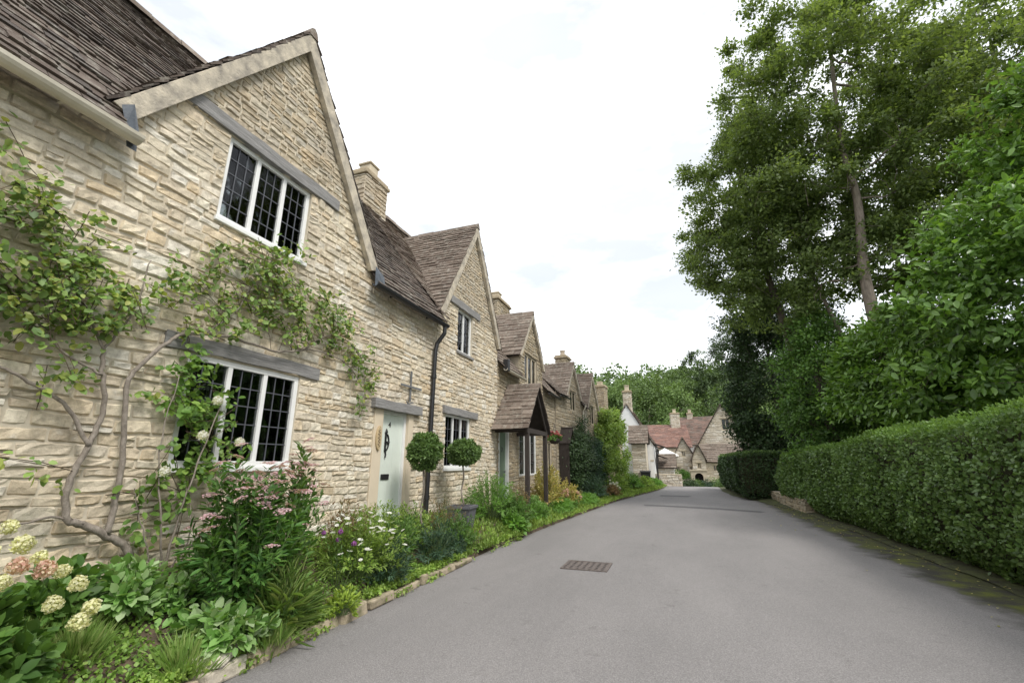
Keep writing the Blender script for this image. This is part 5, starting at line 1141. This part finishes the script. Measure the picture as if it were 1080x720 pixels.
plants = [ # name, label, category, x, y, radii, stems, per, size, mat, width, kw
 ('spotted_lungwort','lungwort with pale spotted leaves spilling over the near kerb','lungwort', -3.42,2.92,(.34,.34,.26),60,12,.095,'pulm',.95,{}),
 ('spotted_lungwort','lungwort clump with silvery leaves at the foot of the wall','lungwort', -4.05,2.52,(.34,.34,.36),60,12,.088,'pulm',.95,{}),
 ('spotted_lungwort','lungwort patch between the woody vine foot and the near kerb','lungwort', -3.85,2.9,(.28,.32,.28),50,12,.08,'pulm',.9,{}),
 ('broadleaf_plant','dark broad leaved plant at the wall behind the hydrangea','plant', -4.12,2.15,(.30,.32,.38),40,10,.10,'mid',.9,{}),
 ('leafy_shrub','small leafy green shrub at the foot of the climbing rose','shrub', -4.05,3.25,(.30,.30,.50),50,20,.055,'fresh',.7,{}),
 ('leafy_shrub','low dark green filler at the base of the tall pink perennial','shrub', -3.35,3.5,(.26,.40,.40),50,18,.06,'mid',.7,{}),
 ('lime_spurge','bright lime green spurge tuft growing over the kerb','spurge', -3.2,4.02,(.18,.2,.26),34,16,.05,'euph',.6,{}),
 ('feathery_grass','tuft of straw coloured feathery grass by the kerb','ornamental grass', -3.3,3.38,(.26,.28,.52),60,8,.22,'grass',.07,dict(tmin=.02,up=1.2)),
 ('blue_green_mound','blue green narrow leaved mound below the white daisies','plant', -3.36,5.0,(.28,.40,.52),70,24,.06,'blue',.3,{}),
 ('blue_green_mound','grey green mound where the kerb stones end','plant', -3.42,6.2,(.30,.50,.58),70,24,.06,'blue',.35,{}),
 ('leafy_shrub','mixed green shrub in front of the mint door','shrub', -3.95,5.6,(.44,.55,.66),80,24,.045,'pale',.6,{}),
 ('leafy_shrub','olive green shrub right of the white daisies','shrub', -3.72,5.75,(.36,.5,.62),80,24,.045,'mid',.6,{}),
 ('leafy_shrub','low pale shrub hiding the foot of the mint door','shrub', -4.0,6.45,(.36,.5,.56),70,22,.045,'pale',.6,{}),
 ('lavender','purple tinged spikes leaning at the left jamb of the door','lavender', -4.0,5.15,(.30,.40,.62),60,10,.06,'rusty',.35,dict(up=1.0)),
 ('twiggy_plant','tangle of thin rusty twigs around the potted topiary','plant', -3.8,7.2,(.38,.55,.72),70,12,.04,'rusty',.45,dict(up=.8)),
 ('leafy_shrub','green mound at the road edge beside the grey tub','shrub', -3.5,7.15,(.32,.5,.55),80,24,.045,'mid',.6,{}),
 ('leafy_shrub','low blue green tuft at the bend of the road edge','shrub', -3.42,6.85,(.2,.4,.34),60,20,.05,'blue',.5,{}),
 ('leafy_shrub','large rounded fresh green shrub between second cottage window and porch','shrub', -3.9,9.5,(.66,1.05,.98),170,40,.045,'fresh',.6,{}),
 ('leafy_shrub','shaggy green shrub spilling onto the road before the porch','shrub', -3.55,10.1,(.45,.75,.62),120,30,.05,'mid',.6,{}),
 ('broadleaf_plant','light broad leaved plant on the road edge near the stone path','plant', -3.38,9.55,(.26,.3,.30),36,8,.14,'fresh',.9,{}),
 ('rusty_shrub','pinkish brown shrub between green shrub and porch post','shrub', -3.7,10.75,(.32,.42,.85),70,22,.04,'rusty',.6,{}),
 ('leafy_shrub','green tufts along the road edge below the porch','shrub', -3.45,11.4,(.34,.8,.38),100,26,.06,'fresh',.45,{}),
 ('white_leaved_plant','grey white leaved plant at the foot of the porch post','plant', -3.75,12.2,(.28,.35,.40),50,16,.07,'pulm',.7,{}),
 ('golden_shrub','golden yellow variegated shrub in front of the white framed window','golden shrub', -3.8,13.6,(.6,1.0,1.28),150,34,.065,'yellow',.7,{}),
 ('golden_shrub','lower orange yellow shrub spreading right of the golden one','golden shrub', -3.55,15.3,(.50,1.0,.78),130,34,.06,'yellow',.7,{}),
 ('leafy_shrub','low grassy green plants in front of the yellow shrubs','shrub', -3.3,13.6,(.36,1.2,.34),120,26,.08,'fresh',.4,{}),
 ('leafy_shrub','bright green low clump past the yellow shrubs','shrub', -3.1,16.4,(.36,1.3,.36),120,26,.08,'fresh',.4,{}),
 ('leafy_shrub','grey green bush at the foot of the dark climber','shrub', -3.3,19.0,(.6,1.2,.95),120,34,.07,'blue',.5,{}),
 ('leafy_shrub','dusky brownish low bush on the road edge past the dark climber','shrub', -2.85,20.6,(.45,1.1,.48),110,30,.07,'rusty',.5,{}),
 ('leafy_shrub','round mid green bush under the pale climber','shrub', -2.95,23.2,(.65,1.4,.95),140,34,.08,'pale',.6,{}),
 ('leafy_shrub','light green bush before the last cottage','shrub', -2.45,26.2,(.65,1.5,.85),140,34,.08,'fresh',.6,{}),
 ('leafy_shrub','green bush nearest the black bin','shrub', -1.95,29.0,(.6,1.3,.6),140,34,.08,'pale',.6,{}),
 ('leafy_shrub','last low green bush at the left end of the road','shrub', -1.5,31.2,(.55,1.0,.5),130,34,.08,'fresh',.6,{}),
]
for (nm, lb_, ct, x, y, rad, ns, per, sz, mt, wd, kw) in plants: bush(nm, lb_, ct, B(x, y), rad, ns, per, sz, G[mt], width=wd, **kw)
# red and white bedding flowers
for (lb_, x, y, key) in (('small white flowered plant near the black bin', -2.9, 21.6, 'white_f'), ('orange flowered plant beside the yellow shrubs', -3.3, 14.6, 'coral_f')):
    r_, pa = bush('flowering_plant', lb_, 'flowering plant', B(x, y), (.35,.6,.6), 40, 16, .06, G['mid']); grow_flowers(r_, pa, flower_disc_mesh('flower', G[key], .05, 'ball'), 16)
# clipped bay lollipops
def topiary(label, x, y, zc, r, zr, seed, tub):
    base = Vector((x, y, bz(x, y) + (.30 if tub else 0))); root = thing('topiary_tree', label, 'topiary', base, 0, 'pair of clipped bay trees')
    h_ = zc - base.z; mb = MB(); mb.tube([(.03*math.sin(k*1.3), .035*math.cos(k*1.5), h_*k/10) for k in range(11)], .016, 7); mb.build('trunk', M['vine_wood'], root, smooth=True)
    rg = np.random.default_rng(seed); n = 5200; d = unit(rg.normal(size=(n,3))); d[:, 2] *= zr; rr = r*(1.05 - rg.exponential(.12, n))[:, None]*(1 + .12*np.sin(d[:, :1]*5+seed)*np.cos(d[:, 1:2]*6) + .06*np.sin(d[:, 2:3]*11+seed))
    P = d*rr + np.array([0,0,h_]); leaves('crown', P, d*.7 + rg.normal(size=(n,3))*.6, d + rg.normal(size=(n,3))*.4 + np.array([0,0,.3]), .06*rg.uniform(.6,1.3,n), G['hedge'], root, 'leaf', .6)
    m2 = MB()
    for k in range(40):
        q = Vector(d[k])*r*.85; m2.tube([(0,0,h_-.1), (q.x*.5, q.y*.5, h_+q.z*.5), (q.x, q.y, h_+q.z)], [.008,.005,.002], 4, cap=False)
    m2.build('branches', M['twig'], root)
topiary('left bay lollipop on a bare twisted stem beside the downpipe', -3.9, 6.62, 1.70, .26, .98, 5, False)
topiary('right flatter bay lollipop growing in the grey tub', -3.9, 8.08, 1.71, .285, .75, 6, True)
tz_ = bz(-3.9, 8.08); g = thing('plant_tub', 'square grey tub holding the right bay lollipop', 'plant pot', (-3.9, 8.08, tz_ - .02), R(6))
MB().add([(-.17,-.17,0),(.17,-.17,0),(.17,.17,0),(-.17,.17,0),(-.22,-.22,.36),(.22,-.22,.36),(.22,.22,.36),(-.22,.22,.36)], [(0,3,2,1),(0,1,5,4),(1,2,6,5),(2,3,7,6),(3,0,4,7)]).build('body', M['grey_tub'], g)
MB().box(-.19,.19,-.19,.19,.30,.32).build('compost', M['soil'], g)
rm_ = MB()
for a in ((-.24,.24,-.24,-.19),(-.24,.24,.19,.24),(-.24,-.19,-.19,.19),(.19,.24,-.19,.19)): rm_.box(*a, .34, .385)
rm_.build('rim', M['grey_tub'], g)
# second line climbers
def mound(name, label, c, r, n, size, mat, seed, loc_stem=True):
    root = thing(name, label, 'climber', c); rg = np.random.default_rng(seed+70); nc = 70
    C = np.stack([rg.uniform(-.1, 1, nc)**1*r[0], rg.uniform(-1, 1, nc)*r[1], rg.uniform(.02, 1, nc)**.8*r[2]], 1); C[:, 0] *= np.sqrt(np.clip(1 - (C[:,1]/r[1])**2*.8 - np.maximum(0, C[:,2]/r[2]-.45)**2*1.8, .05, 1)); keep = (C[:,1]/r[1])**2 + np.maximum(0, C[:,2]/r[2]-.35)**2*2.0 < 1; C = C[keep]
    k = rg.integers(0, len(C), n); off = unit(rg.normal(size=(n,3)))*np.abs(rg.normal(.7,.25,n))[:, None]*np.array([.3,.45,.4])*min(1, r[2]/2.4)
    P = C[k] + off; P[:, 0] = np.maximum(P[:, 0], .02); P[:, 2] = np.maximum(P[:, 2], .05)
    leaves('foliage', P, unit(off)*.6 + rg.normal(size=(n,3))*.6 + np.array([.2,0,-.2]), unit(off) + np.array([.6,-.2,.6]) + rg.normal(size=(n,3))*.4, size*rg.uniform(.6,1.3,n), G[mat], root, 'leaf', .9)
    for j in range(5):
        q = C[rg.integers(0, len(C))]; MB().tube([(.1, q[1]*.2, 0), (.12, q[1]*.6, q[2]*.5), tuple(q)], [.035,.025,.01], 6).build('stem', M['vine_wood'], root, smooth=True)
    return root
mound('wall_climber', 'big dark green climber covering the wall past the narrow dark porch', (-4.28, 19.9, .3), (.85, 1.9, 3.0), 18000, .085, 'dark', 1)
mound('wall_climber', 'bluish dark climber between dark green climber and pale rambler', (-4.0, 22.3, .3), (.65, 1.3, 2.2), 9000, .085, 'blue', 2)
mound('wall_climber', 'tall pale green rambler arching off the wall of the fifth cottage', (-3.85, 25.9, .25), (1.3, 3.0, 4.0), 22000, .11, 'pale', 3)
# hanging basket with bracket
hb = thing('hanging_basket', 'hanging basket of pink flowers on a wall bracket beyond the porch', 'hanging basket', (-4.05, 15.75, 2.35))
MB().lathe((0,0,-.18), [(.02,0),(.13,.03),(.20,.12),(.22,.2),(.19,.2)], 14).build('basket', M['wood_dark'], hb)
mb = MB(); mb.tube([(-.46,0,.62),(-.2,0,.62),(0,0,.56),(0,0,.45)], .012, 6); mb.tube([(-.46,0,.35),(-.2,0,.60)], .010, 6)
for a in (0, 2.1, 4.2): mb.tube([(0,0,.47),(.2*math.cos(a),.2*math.sin(a),.02)], .005, 4)
mb.build('bracket', M['black'], hb)
P, D, NN, pa = stems_bush((0,0,-.05), (.32,.36,.32), 60, 24, .05, up=.1, droop=.4); leaves('foliage', P, D, NN, .05, G['mid'], hb, 'leaf', .8); rf_ = flower_disc_mesh('flower', G['red_f'], .035, 'ball'); grow_flowers(hb, pa, rf_, 30, (.8,1.3), 'flower')

# ground cover over the near bed
n = 30000; yy = RNG.uniform(.9, 7.6, n)**1.0; tt = RNG.random(n); kx = np.array([interp(road_L, a) for a in yy]); xx = kx + .04 - tt*1.2
keep = (RNG.random(n) < (.35 + .65*(np.sin(xx*7.1 + yy*3.3)*np.sin(yy*5.7 - xx*2.2) > -.25))) ; xx, yy = xx[keep], yy[keep]; n = len(xx)
zz = np.array([bed_z(a, b_) for a, b_ in zip(xx, yy)]) + np.abs(RNG.normal(size=n))*.022*(1.3 + np.sin(xx*5)*np.sin(yy*4))
tag(leaves('ground_cover', np.stack([xx, yy, zz], 1), RNG.normal(size=(n,3)) + np.array([0,0,.3]), RNG.normal(size=(n,3))*.5 + np.array([0,0,1]), RNG.uniform(.018, .042, n), G['cover'], None, 'leaf', 1.2), 'creeping light green ground cover over the flower bed', 'ground cover', kind='stuff')
n = 16000; yy = RNG.uniform(7.6, 33, n); tt = RNG.random(n)**1.2; xx = np.array([interp(road_L, a) for a in yy]) + .06 - tt*1.2; zz = np.array([bed_z(a, b_) for a, b_ in zip(xx, yy)])
tag(leaves('ground_cover', np.stack([xx, yy, zz], 1), RNG.normal(size=(n,3))*.5 + np.array([0,0,.8]), RNG.normal(size=(n,3)) + np.array([0,0,.5]), RNG.uniform(.05, .14, n), G['pale'], None, 'leaf', .5), 'low green growth along the foot of the terrace', 'ground cover', kind='stuff')
n = 2600; c_ = np.array([(-4.0,2.2),(-3.75,2.15),(-3.9,1.9),(-3.35,2.6),(-3.25,3.2)])[RNG.integers(0,5,n)]; a_ = RNG.normal(size=(n,2))*.07; P = np.stack([c_[:,0]+a_[:,0], c_[:,1]+a_[:,1], np.zeros(n)], 1); P[:,2] = [bed_z(p[0], p[1]) for p in P]
tag(leaves('grass', P, np.stack([a_[:,0]*6, a_[:,1]*6, np.ones(n)], 1) + RNG.normal(size=(n,3))*.15, RNG.normal(size=(n,3)), RNG.uniform(.09,.2,n), G['grass'], None, 'rho', .12), 'thin grass tufts in the near flower bed', 'grass', kind='stuff')
# fallen leaves in the gutter
n = 260; yy = RNG.uniform(4.5, 20, n); xx = np.array([interp(road_R, a) for a in yy]) - RNG.exponential(.35, n); zz = np.full(n, .032)
tag(leaves('fallen_leaves', np.stack([xx, yy, zz], 1), RNG.normal(size=(n,3))*np.array([1,1,.1]), np.array([0,0,1.0]) + RNG.normal(size=(n,3))*.25, RNG.uniform(.02,.045,n), G['yellow'], None, 'leaf', 1.1), 'scattered yellow fallen leaves along the mossy gutter', 'fallen leaves', kind='stuff')

n = 9500; yy = RNG.uniform(2.0, 9.5, n); xx = np.array([interp(road_L, a) for a in yy]) + RNG.normal(size=n)*.045 - .02 + .03*np.sin(yy*9); kk = np.sin(yy*4.1)*np.sin(yy*1.7+1) > -.35; xx, yy = xx[kk], yy[kk]; n = len(xx)
tag(leaves('creeping_plant', np.stack([xx, yy, np.where(xx > -3.2, .03, .12) + RNG.random(n)*.05], 1), RNG.normal(size=(n,3)) + np.array([.4,0,0]), RNG.normal(size=(n,3))*.5 + np.array([.3,0,1]), RNG.uniform(.02, .05, n), G['pale'], None, 'leaf', 1.0), 'small creeping leaves growing over the kerb stones', 'ground cover', kind='stuff')
